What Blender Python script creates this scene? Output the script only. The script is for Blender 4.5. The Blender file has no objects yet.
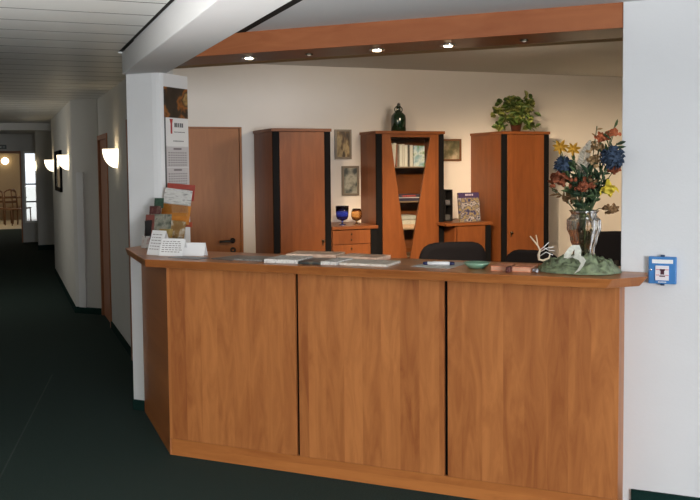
import bpy, bmesh, math, random
from mathutils import Vector, Matrix, noise
random.seed(11)
PI = math.pi
SC = bpy.context.scene
COL = SC.collection
RT = 2 ** .5

# ------------------------------------------------------------------ camera
H = 1.6
YAW, PITCH, ROLL = 0.380265, -0.059306, -0.0090447
FPX, CY = 868.47, 216.88
_f = Vector((math.sin(YAW) * math.cos(PITCH), math.cos(YAW) * math.cos(PITCH), math.sin(PITCH)))
_r = Vector((math.cos(YAW), -math.sin(YAW), 0))
_u = _r.cross(_f)
_c, _s = math.cos(ROLL), math.sin(ROLL)
CR, CU = _c * _r + _s * _u, -_s * _r + _c * _u
cam_d = bpy.data.cameras.new('camera')
cam = bpy.data.objects.new('camera', cam_d)
COL.objects.link(cam)
cam_d.sensor_width = 36
cam_d.lens = FPX / 700 * 36
cam_d.shift_y = -(250 - CY) / 700
cam_d.clip_start = .05
m = Matrix((CR, CU, -_f)).transposed().to_4x4()
m.translation = Vector((0, 0, H))
cam.matrix_world = m
SC.camera = cam

# ------------------------------------------------------------------ world, daylight, fill lamps, exposure
vs = SC.view_settings
vs.view_transform = 'Standard'
vs.look = 'None'
vs.exposure = 0.0
vs.gamma = 1.0
vs.use_curve_mapping = False
world = bpy.data.worlds.new('sky')
SC.world = world
world.use_nodes = True
bg = world.node_tree.nodes['Background']
bg.inputs[0].default_value = (.86, .93, 1, 1)
bg.inputs[1].default_value = 1.6


def area(name, loc, target, sx, sy, power, color):
    d = bpy.data.lights.new(name, 'AREA')
    d.shape = 'RECTANGLE'
    d.size, d.size_y, d.energy, d.color = sx, sy, power, color
    o = bpy.data.objects.new(name, d)
    COL.objects.link(o)
    o.location = loc
    o.rotation_euler = (Vector(target) - Vector(loc)).to_track_quat('-Z', 'Y').to_euler()
    return o


area('entrance_daylight', (1.8, -8.3, 1.5), (.4, 5.0, 1.3), 3.2, 2.0, 900, (.95, .975, 1))


def upward_fill(name, loc, power, deg):  # spot aimed straight up, an added fill with no fixture
    d = bpy.data.lights.new(name, 'SPOT')
    d.energy, d.color, d.spot_size, d.spot_blend, d.shadow_soft_size = power, (1, .985, .96), math.radians(deg), .35, .15
    o = bpy.data.objects.new(name, d)
    COL.objects.link(o)
    o.location = loc
    o.rotation_euler = (PI, 0, 0)


upward_fill('ceiling_fill', (-.75, 2.0, .85), 330, 146)  # added unseen fill that brightens the slatted ceiling
upward_fill('ceiling_fill.001', (1.9, .2, .9), 160, 140)  # second added fill, for the smooth ceiling on the right
area('corridor_fill', (-1.2, 11.0, 1.5), (1, 11.0, 1.4), 1.6, 1.2, 8, (1, .96, .86))  # fill added to lift the corridor walls, no window there
area('far_room_fill', (-.7, 26.5, 2.5), (-.5, 26.5, 0), 2.2, 3.5, 45, (1, .88, .7))  # fill added under the ceiling to brighten the far room
area('reception_room_light', (3.4, 5.2, 2.42), (3.6, 6.6, 1.2), .5, .5, 26, (1, .80, .60))


# ------------------------------------------------------------------ pixel rays -> points on real planes of the room
def ray(x, y):
    a, b = (x - 350) / FPX, -(y - CY) / FPX
    return CR * a + CU * b + _f


def on_plane(x, y, p, n):
    d = ray(x, y)
    o = Vector((0, 0, H))
    t = (Vector(p) - o).dot(n) / d.dot(n)
    return o + d * t


def on_z(x, y, z): return on_plane(x, y, (0, 0, z), Vector((0, 0, 1)))
def on_y(x, y, Y): return on_plane(x, y, (0, Y, 0), Vector((0, 1, 0)))
def on_x(x, y, X): return on_plane(x, y, (X, 0, 0), Vector((1, 0, 0)))


P0 = Vector((.831, 4.779, 0))          # left front foot of the counter
EX, EY = Vector((1, -1, 0)) / RT, Vector((1, 1, 0)) / RT


def cw(x, y, z=0): return P0 + EX * x + EY * y + Vector((0, 0, z))


def on_c(x, y, ly):                     # plane parallel to the counter front, ly behind it
    return on_plane(x, y, P0 + EY * ly, EY)


def cl(p):
    v = Vector(p) - P0
    return Vector((v.dot(EX), v.dot(EY), p[2]))


# ------------------------------------------------------------------ mesh helpers
class MB:
    def __init__(s):
        s.bm = bmesh.new()
        s.mi = 0

    def _mark(s, faces):
        for f in faces:
            f.material_index = s.mi

    def box(s, x0, x1, y0, y1, z0, z1, bev=0, M=None, seg=2):
        g = bmesh.ops.create_cube(s.bm, size=1)
        vs_ = g['verts']
        for v in vs_:
            v.co = Vector((x0 + (v.co.x + .5) * (x1 - x0), y0 + (v.co.y + .5) * (y1 - y0), z0 + (v.co.z + .5) * (z1 - z0)))
        s._fin(vs_, bev, M, seg)
        return s

    def _fin(s, vs_, bev, M, seg=2):
        faces = {f for v in vs_ for f in v.link_faces}
        s._mark(faces)
        if bev:
            ed = list({e for v in vs_ for e in v.link_edges})
            r = bmesh.ops.bevel(s.bm, geom=ed, offset=bev, segments=seg, profile=.6, affect='EDGES')
            s._mark(r['faces'])
            vs_ = list({v for f in r['faces'] for v in f.verts} | {v for v in vs_ if v.is_valid})
        if M is not None:
            for v in vs_:
                v.co = M @ v.co

    def prism(s, poly, z0, z1, bev=0, M=None, top=None):
        n = len(poly)
        lo = [s.bm.verts.new((p[0], p[1], z0)) for p in poly]
        tp = top or poly
        hi = [s.bm.verts.new((p[0], p[1], z1)) for p in tp]
        fs = [s.bm.faces.new(lo[::-1]), s.bm.faces.new(hi)]
        for i in range(n):
            fs.append(s.bm.faces.new((lo[i], lo[(i + 1) % n], hi[(i + 1) % n], hi[i])))
        bmesh.ops.recalc_face_normals(s.bm, faces=fs)
        s._fin(lo + hi, bev, M)
        return s

    def tube(s, pts, r, n=8, cap=True):
        pts = [Vector(p) for p in pts]
        rr = r if isinstance(r, (list, tuple)) else [r] * len(pts)
        rings = []
        up = Vector((0, 0, 1))
        prev = None
        for i, p in enumerate(pts):
            t = (pts[min(i + 1, len(pts) - 1)] - pts[max(i - 1, 0)])
            if t.length < 1e-9: t = Vector((0, 0, 1))
            t.normalize()
            if prev is None:
                a = t.cross(up)
                if a.length < .05: a = t.cross(Vector((1, 0, 0)))
            else:
                a = prev - t * prev.dot(t)
                if a.length < 1e-4: a = t.orthogonal()
            a.normalize()
            prev = a
            b = t.cross(a)
            rings.append([s.bm.verts.new(p + (a * math.cos(2 * PI * k / n) + b * math.sin(2 * PI * k / n)) * rr[i]) for k in range(n)])
        fs = []
        for i in range(len(rings) - 1):
            for k in range(n):
                fs.append(s.bm.faces.new((rings[i][k], rings[i][(k + 1) % n], rings[i + 1][(k + 1) % n], rings[i + 1][k])))
        if cap:
            fs.append(s.bm.faces.new(rings[0][::-1]))
            fs.append(s.bm.faces.new(rings[-1]))
        bmesh.ops.recalc_face_normals(s.bm, faces=fs)
        for f in fs: f.smooth = True
        s._mark(fs)
        return s

    def lathe(s, prof, c=(0, 0, 0), n=28, rib=0, nrib=12, twist=0, a0=0, a1=2 * PI, M=None):
        c = Vector(c)
        full = abs(a1 - a0 - 2 * PI) < 1e-6
        m_ = n if full else n + 1
        rings = []
        for r, z in prof:
            ring = []
            for k in range(m_):
                a = a0 + (a1 - a0) * k / n
                q = r * (1 + rib * (math.cos(nrib * a + twist * z) * math.cos(nrib * a - twist * z) if twist else math.cos(nrib * a))) if r > 1e-5 else 1e-5
                v = Vector((q * math.cos(a), q * math.sin(a), z))
                if M is not None: v = M @ v
                ring.append(s.bm.verts.new(c + v))
            rings.append(ring)
        fs = []
        for i in range(len(rings) - 1):
            for k in range(n):
                k2 = (k + 1) % m_
                fs.append(s.bm.faces.new((rings[i][k], rings[i][k2], rings[i + 1][k2], rings[i + 1][k])))
        for f in fs: f.smooth = True
        s._mark(fs)
        return s

    def quad(s, a, b, c, d):
        f = s.bm.faces.new([s.bm.verts.new(Vector(p)) for p in (a, b, c, d)])
        s._mark([f])
        return s

    def leaf(s, c, d, up, ln, w, fold=.25):
        c, d, up = Vector(c), Vector(d).normalized(), Vector(up)
        sd = d.cross(up)
        if sd.length < .01: sd = d.orthogonal()
        sd.normalize()
        nn = sd.cross(d).normalized()
        prof = ((0, .0), (.18, .62), (.45, 1), (.75, .72), (1, .0))
        mid = [s.bm.verts.new(c + d * ln * t - nn * ln * .12 * t * t) for t, _ in prof]
        L = [s.bm.verts.new(c + d * ln * t + sd * w * .5 * q + nn * (w * fold * q - ln * .12 * t * t)) for t, q in prof[1:-1]]
        R = [s.bm.verts.new(c + d * ln * t - sd * w * .5 * q + nn * (w * fold * q - ln * .12 * t * t)) for t, q in prof[1:-1]]
        fs = []
        for S in (L, R):
            fs.append(s.bm.faces.new((mid[0], mid[1], S[0])))
            fs.append(s.bm.faces.new((mid[1], mid[2], S[1], S[0])))
            fs.append(s.bm.faces.new((mid[2], mid[3], S[2], S[1])))
            fs.append(s.bm.faces.new((mid[3], mid[4], S[2])))
        for f in fs: f.smooth = True
        s._mark(fs)
        return s

    def ball(s, c, rx, ry=None, rz=None, sub=2, jit=0):
        ry = ry or rx
        rz = rz or rx
        g = bmesh.ops.create_icosphere(s.bm, subdivisions=sub, radius=1)
        for v in g['verts']:
            k = 1 + jit * noise.noise(v.co * 3 + Vector(c) * 20)
            v.co = Vector(c) + Vector((v.co.x * rx, v.co.y * ry, v.co.z * rz)) * k
        fs = {f for v in g['verts'] for f in v.link_faces}
        for f in fs: f.smooth = True
        s._mark(fs)
        return s

    def strip(s, pts, w, side, th=.0015):
        """a bent ribbon of width w and thickness th following pts"""
        side = Vector(side).normalized()
        pts = [Vector(p) for p in pts]
        a, b, c, d = [], [], [], []
        for i, p in enumerate(pts):
            t = (pts[min(i + 1, len(pts) - 1)] - pts[max(i - 1, 0)]).normalized()
            nn = t.cross(side).normalized() * th * .5
            a.append(s.bm.verts.new(p + side * w / 2 + nn)); b.append(s.bm.verts.new(p - side * w / 2 + nn))
            c.append(s.bm.verts.new(p - side * w / 2 - nn)); d.append(s.bm.verts.new(p + side * w / 2 - nn))
        fs = []
        R = (a, b, c, d)
        for i in range(len(pts) - 1):
            for k in range(4):
                fs.append(s.bm.faces.new((R[k][i], R[(k + 1) % 4][i], R[(k + 1) % 4][i + 1], R[k][i + 1])))
        fs.append(s.bm.faces.new((a[0], d[0], c[0], b[0])))
        fs.append(s.bm.faces.new((a[-1], b[-1], c[-1], d[-1])))
        bmesh.ops.recalc_face_normals(s.bm, faces=fs)
        s._mark(fs)
        return s

    def build(s, name, mats, parent=None, smooth=False):
        me = bpy.data.meshes.new(name)
        s.bm.to_mesh(me)
        s.bm.free()
        for mm in (mats if isinstance(mats, (list, tuple)) else [mats]):
            me.materials.append(mm)
        if smooth:
            for p in me.polygons: p.use_smooth = True
        o = bpy.data.objects.new(name, me)
        COL.objects.link(o)
        if parent: o.parent = parent
        return o


def tag(o, label, cat, group=None):
    o['label'] = label
    o['category'] = cat
    if group: o['group'] = group
    return o


def thing(name, label, cat, loc=(0, 0, 0), rz=0, group=None):
    o = bpy.data.objects.new(name, None)
    COL.objects.link(o)
    o.location = loc
    o.rotation_euler = (0, 0, rz)
    return tag(o, label, cat, group)


def struct(o, label=None):
    o['kind'] = 'structure'
    if label: o['label'] = label
    return o


def dup(root, loc, rz, label, group=None):
    r = root.copy()
    COL.objects.link(r)
    r.location = loc
    r.rotation_euler = (0, 0, rz)
    r['label'] = label
    if group: r['group'] = group
    for ch in list(root.children):
        c = ch.copy()
        COL.objects.link(c)
        c.parent = r
        for g in list(ch.children):
            d = g.copy()
            COL.objects.link(d)
            d.parent = c
    return r


# ------------------------------------------------------------------ materials
def new_mat(name):
    mt = bpy.data.materials.new(name)
    mt.use_nodes = True
    return mt, mt.node_tree, mt.node_tree.nodes['Principled BSDF']


def plain(name, col, rough=.6, metal=0, spec=.5, var=0, vscale=20, bump=0, bscale=120):
    mt, nt, b = new_mat(name)
    b.inputs['Base Color'].default_value = (*col, 1)
    b.inputs['Roughness'].default_value = rough
    b.inputs['Metallic'].default_value = metal
    b.inputs['Specular IOR Level'].default_value = spec
    tc = nt.nodes.new('ShaderNodeTexCoord')
    if var:
        n = nt.nodes.new('ShaderNodeTexNoise')
        n.inputs['Scale'].default_value = vscale
        n.inputs['Detail'].default_value = 4
        nt.links.new(tc.outputs['Object'], n.inputs['Vector'])
        r = nt.nodes.new('ShaderNodeValToRGB')
        r.color_ramp.elements[0].position = .3
        r.color_ramp.elements[1].position = .7
        r.color_ramp.elements[0].color = (*[c * (1 - var) for c in col], 1)
        r.color_ramp.elements[1].color = (*[min(1, c * (1 + var)) for c in col], 1)
        nt.links.new(n.outputs['Fac'], r.inputs['Fac'])
        nt.links.new(r.outputs['Color'], b.inputs['Base Color'])
    if bump:
        n2 = nt.nodes.new('ShaderNodeTexNoise')
        n2.inputs['Scale'].default_value = bscale
        n2.inputs['Detail'].default_value = 3
        nt.links.new(tc.outputs['Object'], n2.inputs['Vector'])
        bp = nt.nodes.new('ShaderNodeBump')
        bp.inputs['Strength'].default_value = bump
        bp.inputs['Distance'].default_value = .005
        nt.links.new(n2.outputs['Fac'], bp.inputs['Height'])
        nt.links.new(bp.outputs['Normal'], b.inputs['Normal'])
    return mt


def wood(name, dark, light, rough=.38, grain='z', stave=.13, mixs=.45, gs=1.0):
    """veneer: staves side by side, each with its own tone and a stretched grain"""
    mt, nt, b = new_mat(name)
    N, Lk = nt.nodes, nt.links
    tc = N.new('ShaderNodeTexCoord')
    oi = N.new('ShaderNodeObjectInfo')
    sep = N.new('ShaderNodeSeparateXYZ')
    Lk.new(tc.outputs['Object'], sep.inputs[0])
    ax = {'x': ('X', 'Z', 'Y'), 'y': ('Y', 'X', 'Z'), 'z': ('Z', 'X', 'Y')}[grain]
    along, acr, oth = ax

    def math_(op, a, b_=None):
        n = N.new('ShaderNodeMath')
        n.operation = op
        for i, v in enumerate((a, b_)):
            if v is None: continue
            if isinstance(v, (int, float)): n.inputs[i].default_value = v
            else: Lk.new(v, n.inputs[i])
        return n.outputs[0]
    u = math_('ADD', sep.outputs[acr], sep.outputs[oth])
    ur = math_('ADD', math_('DIVIDE', u, stave), math_('MULTIPLY', oi.outputs['Random'], 17.3))
    cell = math_('FLOOR', ur)
    wn = N.new('ShaderNodeTexWhiteNoise')
    wn.noise_dimensions = '1D'
    Lk.new(cell, wn.inputs['W'])
    cmb = N.new('ShaderNodeCombineXYZ')
    Lk.new(math_('MULTIPLY', u, 15 * gs), cmb.inputs[0])
    Lk.new(math_('ADD', math_('MULTIPLY', sep.outputs[along], 2.2 * gs), math_('MULTIPLY', wn.outputs['Value'], 40)), cmb.inputs[1])
    Lk.new(math_('MULTIPLY', oi.outputs['Random'], 9), cmb.inputs[2])
    n1 = N.new('ShaderNodeTexNoise')
    n1.inputs['Scale'].default_value = 1
    n1.inputs['Detail'].default_value = 5
    n1.inputs['Roughness'].default_value = .6
    n1.inputs['Distortion'].default_value = 1.3
    Lk.new(cmb.outputs[0], n1.inputs['Vector'])
    fac = math_('ADD', math_('MULTIPLY', n1.outputs['Fac'], 1 - mixs), math_('MULTIPLY', wn.outputs['Value'], mixs))
    rp = N.new('ShaderNodeValToRGB')
    rp.color_ramp.elements[0].position = .27
    rp.color_ramp.elements[1].position = .70
    rp.color_ramp.elements[0].color = (*dark, 1)
    rp.color_ramp.elements[1].color = (*light, 1)
    Lk.new(fac, rp.inputs['Fac'])
    Lk.new(rp.outputs['Color'], b.inputs['Base Color'])
    b.inputs['Roughness'].default_value = rough
    b.inputs['Specular IOR Level'].default_value = .35
    return mt


def emit(name, col, st):
    mt, nt, b = new_mat(name)
    b.inputs['Base Color'].default_value = (*col, 1)
    b.inputs['Emission Color'].default_value = (*col, 1)
    b.inputs['Emission Strength'].default_value = st
    return mt


def glass(name, col, rough=.03, ior=1.45, trans=1.0):
    mt, nt, b = new_mat(name)
    b.inputs['Base Color'].default_value = (*col, 1)
    b.inputs['Roughness'].default_value = rough
    b.inputs['IOR'].default_value = ior
    b.inputs['Transmission Weight'].default_value = trans
    return mt


def pane(name, tint=(1, 1, 1), refl=.08):
    mt, nt, b = new_mat(name)
    nt.nodes.remove(b)
    t = nt.nodes.new('ShaderNodeBsdfTransparent')
    t.inputs[0].default_value = (*tint, 1)
    g = nt.nodes.new('ShaderNodeBsdfGlossy')
    g.inputs['Roughness'].default_value = .02
    mx = nt.nodes.new('ShaderNodeMixShader')
    mx.inputs[0].default_value = refl
    nt.links.new(t.outputs[0], mx.inputs[1])
    nt.links.new(g.outputs[0], mx.inputs[2])
    nt.links.new(mx.outputs[0], nt.nodes['Material Output'].inputs[0])
    return mt


def printed(name, cols, scale=14, rough=.35, lines=False, stretch=(1, 1, 1)):
    """printed paper: blotches of several inks, or rows of small type"""
    mt, nt, b = new_mat(name)
    N, Lk = nt.nodes, nt.links
    tc = N.new('ShaderNodeTexCoord')
    mp = N.new('ShaderNodeMapping')
    mp.inputs['Scale'].default_value = stretch
    Lk.new(tc.outputs['Object'], mp.inputs[0])
    n = N.new('ShaderNodeTexNoise')
    n.inputs['Scale'].default_value = scale
    n.inputs['Detail'].default_value = 3
    Lk.new(mp.outputs[0], n.inputs['Vector'])
    rp = N.new('ShaderNodeValToRGB')
    cr = rp.color_ramp
    while len(cr.elements) < len(cols): cr.elements.new(.5)
    for i, c in enumerate(cols):
        cr.elements[i].position = .32 + .36 * i / max(1, len(cols) - 1)
        cr.elements[i].color = (*c, 1)
    Lk.new(n.outputs['Fac'], rp.inputs['Fac'])
    out = rp.outputs['Color']
    Lk.new(out, b.inputs['Base Color'])
    b.inputs['Roughness'].default_value = rough
    return mt


M = {}
M['wall'] = plain('white_plaster', (.73, .73, .735), .9, var=.015, vscale=3, bump=.12, bscale=90)
M['wall_toned'] = plain('toned_down_plaster', (.68, .685, .70), .9, var=.015, vscale=3, bump=.12, bscale=90)  # white plaster darkened in colour to offset stronger light on this wall
M['wallc'] = plain('corridor_plaster', (.66, .65, .62), .9, var=.02, vscale=3, bump=.1, bscale=90)
M['wallr'] = plain('reception_plaster', (.78, .75, .71), .9, var=.015, vscale=3, bump=.1, bscale=90)
M['ceil'] = plain('smooth_ceiling', (.60, .61, .63), .9, bump=.08, bscale=80)
M['ceilr'] = plain('reception_ceiling', (.62, .60, .56), .9)
M['slat'] = plain('metal_slats', (.70, .70, .68), .42, spec=.5)
M['gap'] = plain('shadow_gap', (.03, .028, .026), .9, spec=.05)
M['carpet'] = plain('green_carpet', (.030, .048, .043), 1, spec=.1, var=.3, vscale=160, bump=.6, bscale=500)
M['base'] = plain('green_skirting_carpet', (.008, .028, .024), .95, spec=.1, var=.3, vscale=160)
M['alder'] = wood('alder_veneer', (.275, .083, .022), (.50, .187, .055), .42, 'z', .10, .22)
M['alderh'] = wood('alder_plinth', (.31, .093, .022), (.48, .172, .045), .42, 'x', .3, .25)
M['top'] = wood('alder_worktop', (.33, .104, .028), (.54, .205, .060), .30, 'x', .22, .3)
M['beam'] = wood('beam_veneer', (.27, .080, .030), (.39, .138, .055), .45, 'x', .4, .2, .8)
M['beamd'] = wood('beam_shaded_underside', (.085, .032, .012), (.13, .05, .02), .35, 'x', .4, .2, .8)  # beam veneer darkened, shade of the underside put into the colour
M['beamr'] = wood('beam_rear_lit', (.27, .17, .075), (.33, .21, .095), .7, 'x', .4, .2, .8)  # lamp spill on the rear strip put into a lighter wood colour
M['cab'] = wood('cherry_cabinet', (.155, .046, .013), (.24, .078, .023), .42, 'z', .2, .25)
M['cabh'] = wood('cherry_board', (.16, .048, .014), (.23, .076, .023), .4, 'x', .3, .2)
M['door'] = wood('beech_door', (.29, .104, .028), (.37, .142, .041), .45, 'z', .9, .15)
M['doorc'] = wood('corridor_door', (.33, .13, .062), (.40, .165, .08), .45, 'z', .9, .15)
M['black'] = plain('black_lacquer', (.008, .008, .009), .7, spec=.06)
M['blackfab'] = plain('black_fabric', (.006, .006, .008), .95, spec=.03, bump=.3, bscale=300)
M['blackpl'] = plain('black_plastic', (.012, .012, .013), .4)
M['metal'] = plain('dark_metal', (.10, .085, .06), .35, 1)
M['chrome'] = plain('chrome', (.7, .7, .7), .2, 1)
M['paper'] = plain('white_paper', (.80, .80, .80), .6)
M['paperg'] = plain('newsprint', (.62, .60, .57), .8)
M['bulb'] = emit('lit_bulb', (1, .80, .52), 14)
M['bulboff'] = plain('unlit_bulb', (.7, .6, .5), .25)
M['sconce'] = emit('sconce_glass', (1, .84, .58), 3.4)
M['ribbon'] = plain('cream_ribbon', (.62, .63, .55), .6, var=.2, vscale=60)
M['pane'] = pane('window_pane')

Z1 = 2.335        # lobby and corridor ceiling
ZR = 2.52         # reception ceiling
YB = 7.65         # reception back wall
OFF = Vector((1, 1, 0)) / RT

# ------------------------------------------------------------------ floor and ceilings
mb = MB(); mb.box(-3.2, 7, -9.2, 24.6, -.1, 0)
struct(mb.build('floor', M['carpet']))
mb = MB(); mb.box(-.0045, .0045, -3, 6.75, 0, .0012)
sm_ = mb.build('trim_1', plain('carpet_seam', (.03, .045, .04), 1))
a_, b_ = on_z(18, 442, 0), on_z(44, 391, 0)
sm_.location = (a_.x - (b_.x - a_.x) * 0, a_.y, 0); sm_.rotation_euler = (0, 0, -math.atan2(b_.x - a_.x, b_.y - a_.y))
sm_.location = a_ + (a_ - b_).normalized() * 1.2
sm_.data.transform(Matrix.Translation((0, 0, 0)))
for v in sm_.data.vertices: v.co.y = 0 if v.co.y < 0 else 2.9
struct(sm_, 'faint seam in the dark green carpet')

# slatted metal ceiling over the corridor and the left of the lobby
mb = MB()
mb.mi = 0
mb.box(-3.2, .712, -9.2, 20, Z1, Z1 + .1); mb.box(.712, 1.05, 5.79, 20, Z1, Z1 + .1)
mb.mi = 1
y = 4.319 - .332 * 40
while y < 20:
    mb.box(-3.2, .712 if y < 5.6 else .99, y - .006, y + .006, Z1 - .0008, Z1 + .002)
    y += .332
struct(mb.build('ceiling', [M['slat'], plain('slat_joint', (.16, .155, .15), .8)]), 'slatted pale metal ceiling over the corridor')
mb = MB()
mb.prism([(.735, -9.2), (7, -9.2), (7, -1.05), (4.2 * RT + .35 - 1.0, 1.0 - .3), (1.0, 4.2 * RT - .95), (.735, 5.2)], Z1, Z1 + .08)
struct(mb.build('ceiling.001', M['ceil']), 'smooth grey ceiling of the lobby')
mb = MB(); mb.box(.712, .744, -3.6, 5.75, Z1 + .004, Z1 + .02)
struct(mb.build('trim_2', M['gap']), 'dark joint between the slats and the white downstand')
mb = MB(); mb.box(1.20, 1.262, -3.6, 4.80, Z1 - .002, Z1 + .02)
struct(mb.build('trim_3', M['gap']), 'dark joint in the smooth ceiling')
# white downstand between corridor and reception
mb = MB(); mb.box(.742, 1.0, -9.0, 5.80, 2.2, Z1 + .01, .006)
struct(mb.build('ceiling.002', M['wall']), 'white plastered downstand running along the corridor to the pillar')
# reception ceiling
mb = MB()
mb.prism([(1.0, 5.30), (1.0, 7.8), (6.6, 7.8), (6.6, -.3)], ZR, ZR + .08)
struct(mb.build('ceiling.003', M['ceilr']), 'reception ceiling')

# ------------------------------------------------------------------ walls
rz = -PI / 4


def cstruct(name, mb_, mat, label=None):
    o = mb_.build(name, mat)
    o.location = P0; o.rotation_euler = (0, 0, rz)
    return struct(o, label)


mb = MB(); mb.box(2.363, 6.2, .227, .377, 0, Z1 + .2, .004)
cstruct('wall_right', mb, M['wall_toned'], 'white plaster wall right of the counter')
mb = MB(); mb.box(2.42, 6.2, .213, .227, 0, .07)
cstruct('baseboard_right', mb, M['base'])
# pillar that carries the downstand, with the wall stub of the calendar behind it
mb = MB()
pil = [(.765, 5.797), (.905, 5.657), (.928, 5.640), (.950, 5.628), (.969, 5.634), (.98, 5.642), (1.168, 5.828), (1.10, 5.93), (1.10, 6.1), (.9, 6.1), (.82, 5.95)]
mb.prism(pil, 0, 2.2)
struct(mb.build('wall_pillar', M['wall']), 'white pillar at the left end of the counter')
mb = MB()
mb.prism([(.757, 5.795), (.90, 5.652), (.905, 5.660), (.77, 5.802)], 0, .068)
struct(mb.build('baseboard_pillar', M['base']))
# corridor side
mb = MB()
mb.box(.975, 1.1, 5.98, 8.86, 0, Z1 + .2)
mb.box(.975, 1.1, 8.86, 9.72, 1.94, Z1 + .2)
struct(mb.build('wall_corridor', M['wallc']), 'corridor wall beyond the pillar')
mb = MB(); mb.box(.962, .975, 6.9, 8.85, 0, .07)
struct(mb.build('baseboard_corridor', M['base']))
mb = MB()
mb.prism([(.962, 9.722), (1.1, 9.722), (1.1, 14.0), (.715, 14.0), (.715, 9.972)], 0, Z1 + .2)
struct(mb.build('wall_corridor.001', M['wallc']), 'stepped corridor wall with a slanting end')
mb = MB()
mb.prism([(.955, 9.715), (.962, 9.722), (.715, 9.972), (.703, 9.967)], 0, .07)
mb.box(.703, .715, 9.967, 14.0, 0, .07)
struct(mb.build('baseboard_corridor.001', M['base']))
mb = MB()
mb.box(.95, 1.1, 14.0, 18.0, 0, Z1 + .2)
mb.box(.62, 1.1, 17.95, 18.12, 0, Z1 + .2)
mb.box(.74, 1.1, 18.12, 20.0, 0, Z1 + .2)
struct(mb.build('wall_corridor.002', M['wallc']), 'far corridor wall stepping in before the glazed end')
mb = MB(); mb.box(.61, .95, 17.935, 17.95, 0, .1)
struct(mb.build('baseboard_corridor.002', M['base']))
mb = MB(); mb.box(-1.45, -1.3, 4.2, 20, 0, Z1 + .2); mb.box(-3.2, -1.3, 4.2, 4.35, 0, Z1 + .2); mb.box(-3.3, -3.15, -9.2, 4.35, 0, Z1 + .2)
struct(mb.build('wall_left', M['wallc']))
mb = MB(); mb.box(-1.3, .95, 15.2, 15.5, 2.22, Z1 + .02)
struct(mb.build('ceiling.004', M['wallc']), 'shallow downstand across the far corridor')
# behind the camera: the entrance front with a wide opening
mb = MB()
mb.box(-3.3, .0, -9.1, -8.95, 0, Z1 + .2); mb.box(3.6, 7, -9.1, -8.95, 0, Z1 + .2); mb.box(.0, 3.6, -9.1, -8.95, 2.25, Z1 + .2)
struct(mb.build('wall_front', M['wall']))
mb = MB(); mb.box(5.1, 5.25, -9.2, .5, 0, ZR + .1); mb.box(5.1, 6.6, .3, .45, 0, ZR + .1); mb.box(6.5, 6.65, .3, 7.8, 0, ZR + .1)
struct(mb.build('wall_side', M['wallr']))
# reception back wall with the door opening left open
dx0, dx1, dz = 1.16, 2.012, 1.952
mb = MB()
mb.box(1.0, dx0, YB, YB + .15, 0, ZR + .1); mb.box(dx1, 6.6, YB, YB + .15, 0, ZR + .1); mb.box(dx0, dx1, YB, YB + .15, dz, ZR + .1)
struct(mb.build('wall_back', M['wallr']), 'reception back wall')

# doors
d1 = struct(thing('door_1', 'light brown wooden door with black lever handle in the back wall', 'door', (dx0, YB, 0)))
del d1['category']
mb = MB(); mb.box(.012, dx1 - dx0 - .022, .004, .045, .004, dz - .012, .002); mb.build('door_leaf', M['door'], d1)
mb = MB(); mb.box(dx1 - dx0 - .02, dx1 - dx0, -.012, .06, 0, dz); mb.box(0, .01, -.012, .06, 0, dz); mb.box(0, dx1 - dx0, -.012, .06, dz - .01, dz)
mb.build('door_frame', M['door'], d1)
hp = on_y(232.5, 240.5, YB) - d1.location
mb = MB()
mb.lathe([(0, .0), (.024, .0), (.024, .012), (0, .012)], (hp.x, .004, hp.z), 20, M=Matrix.Rotation(PI / 2, 4, 'X'))
mb.tube([(hp.x, 0, hp.z), (hp.x, -.045, hp.z), (hp.x - .02, -.05, hp.z), (hp.x - .13, -.05, hp.z - .002)], .0105, 10)
mb.build('door_handle', M['blackpl'], d1)
hk = on_y(233, 250, YB) - d1.location
mb = MB(); mb.lathe([(.008, 0), (.026, 0), (.026, .012), (.012, .014), (.008, .008)], (hk.x, .004, hk.z), 20, M=Matrix.Rotation(PI / 2, 4, 'X'))
mb.build('lock_rosette', M['blackpl'], d1)

d2 = struct(thing('door_2', 'brown wooden corridor door past the wall sconce', 'door', (.975, 8.86, 0)))
del d2['category']
mb = MB(); mb.box(.012, .05, .05, .81, .004, 1.90, .002); mb.build('door_leaf', M['doorc'], d2)
mb = MB(); mb.box(-.014, .12, 0, .05, 0, 1.94, .003); mb.box(-.014, .12, .81, .86, 0, 1.94, .003); mb.box(-.014, .12, .05, .81, 1.89, 1.94, .003)
mb.build('door_frame', M['doorc'], d2)
d3 = struct(thing('door_3', 'brown door frame seen edge on beside the pillar', 'door', (.975, 6.55, 0)))
del d3['category']
mb = MB(); mb.box(-.008, .02, .05, .72, .004, 1.93, .002); mb.build('door_leaf', M['doorc'], d3)
mb = MB(); mb.box(-.022, .02, 0, .05, 0, 1.99, .003); mb.box(-.022, .02, .72, .775, 0, 1.99, .003); mb.box(-.022, .02, .05, .72, 1.93, 1.99, .003)
mb.build('door_frame', M['doorc'], d3)

# pale panel standing against the slanting step of the wall
q0, q1 = Vector((.760, 9.921, 0)), Vector((.826, 9.855, 0))
nn = Vector((-1, -1, 0)) / RT
mb = MB(); mb.prism([(q0 + nn * .02)[:2], (q1 + nn * .02)[:2], (q1 + nn * .001)[:2], (q0 + nn * .001)[:2]], .07, 1.55, .003)
struct(mb.build('trim_4', M['wall']), 'narrow white board on the slanting wall end')

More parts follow.
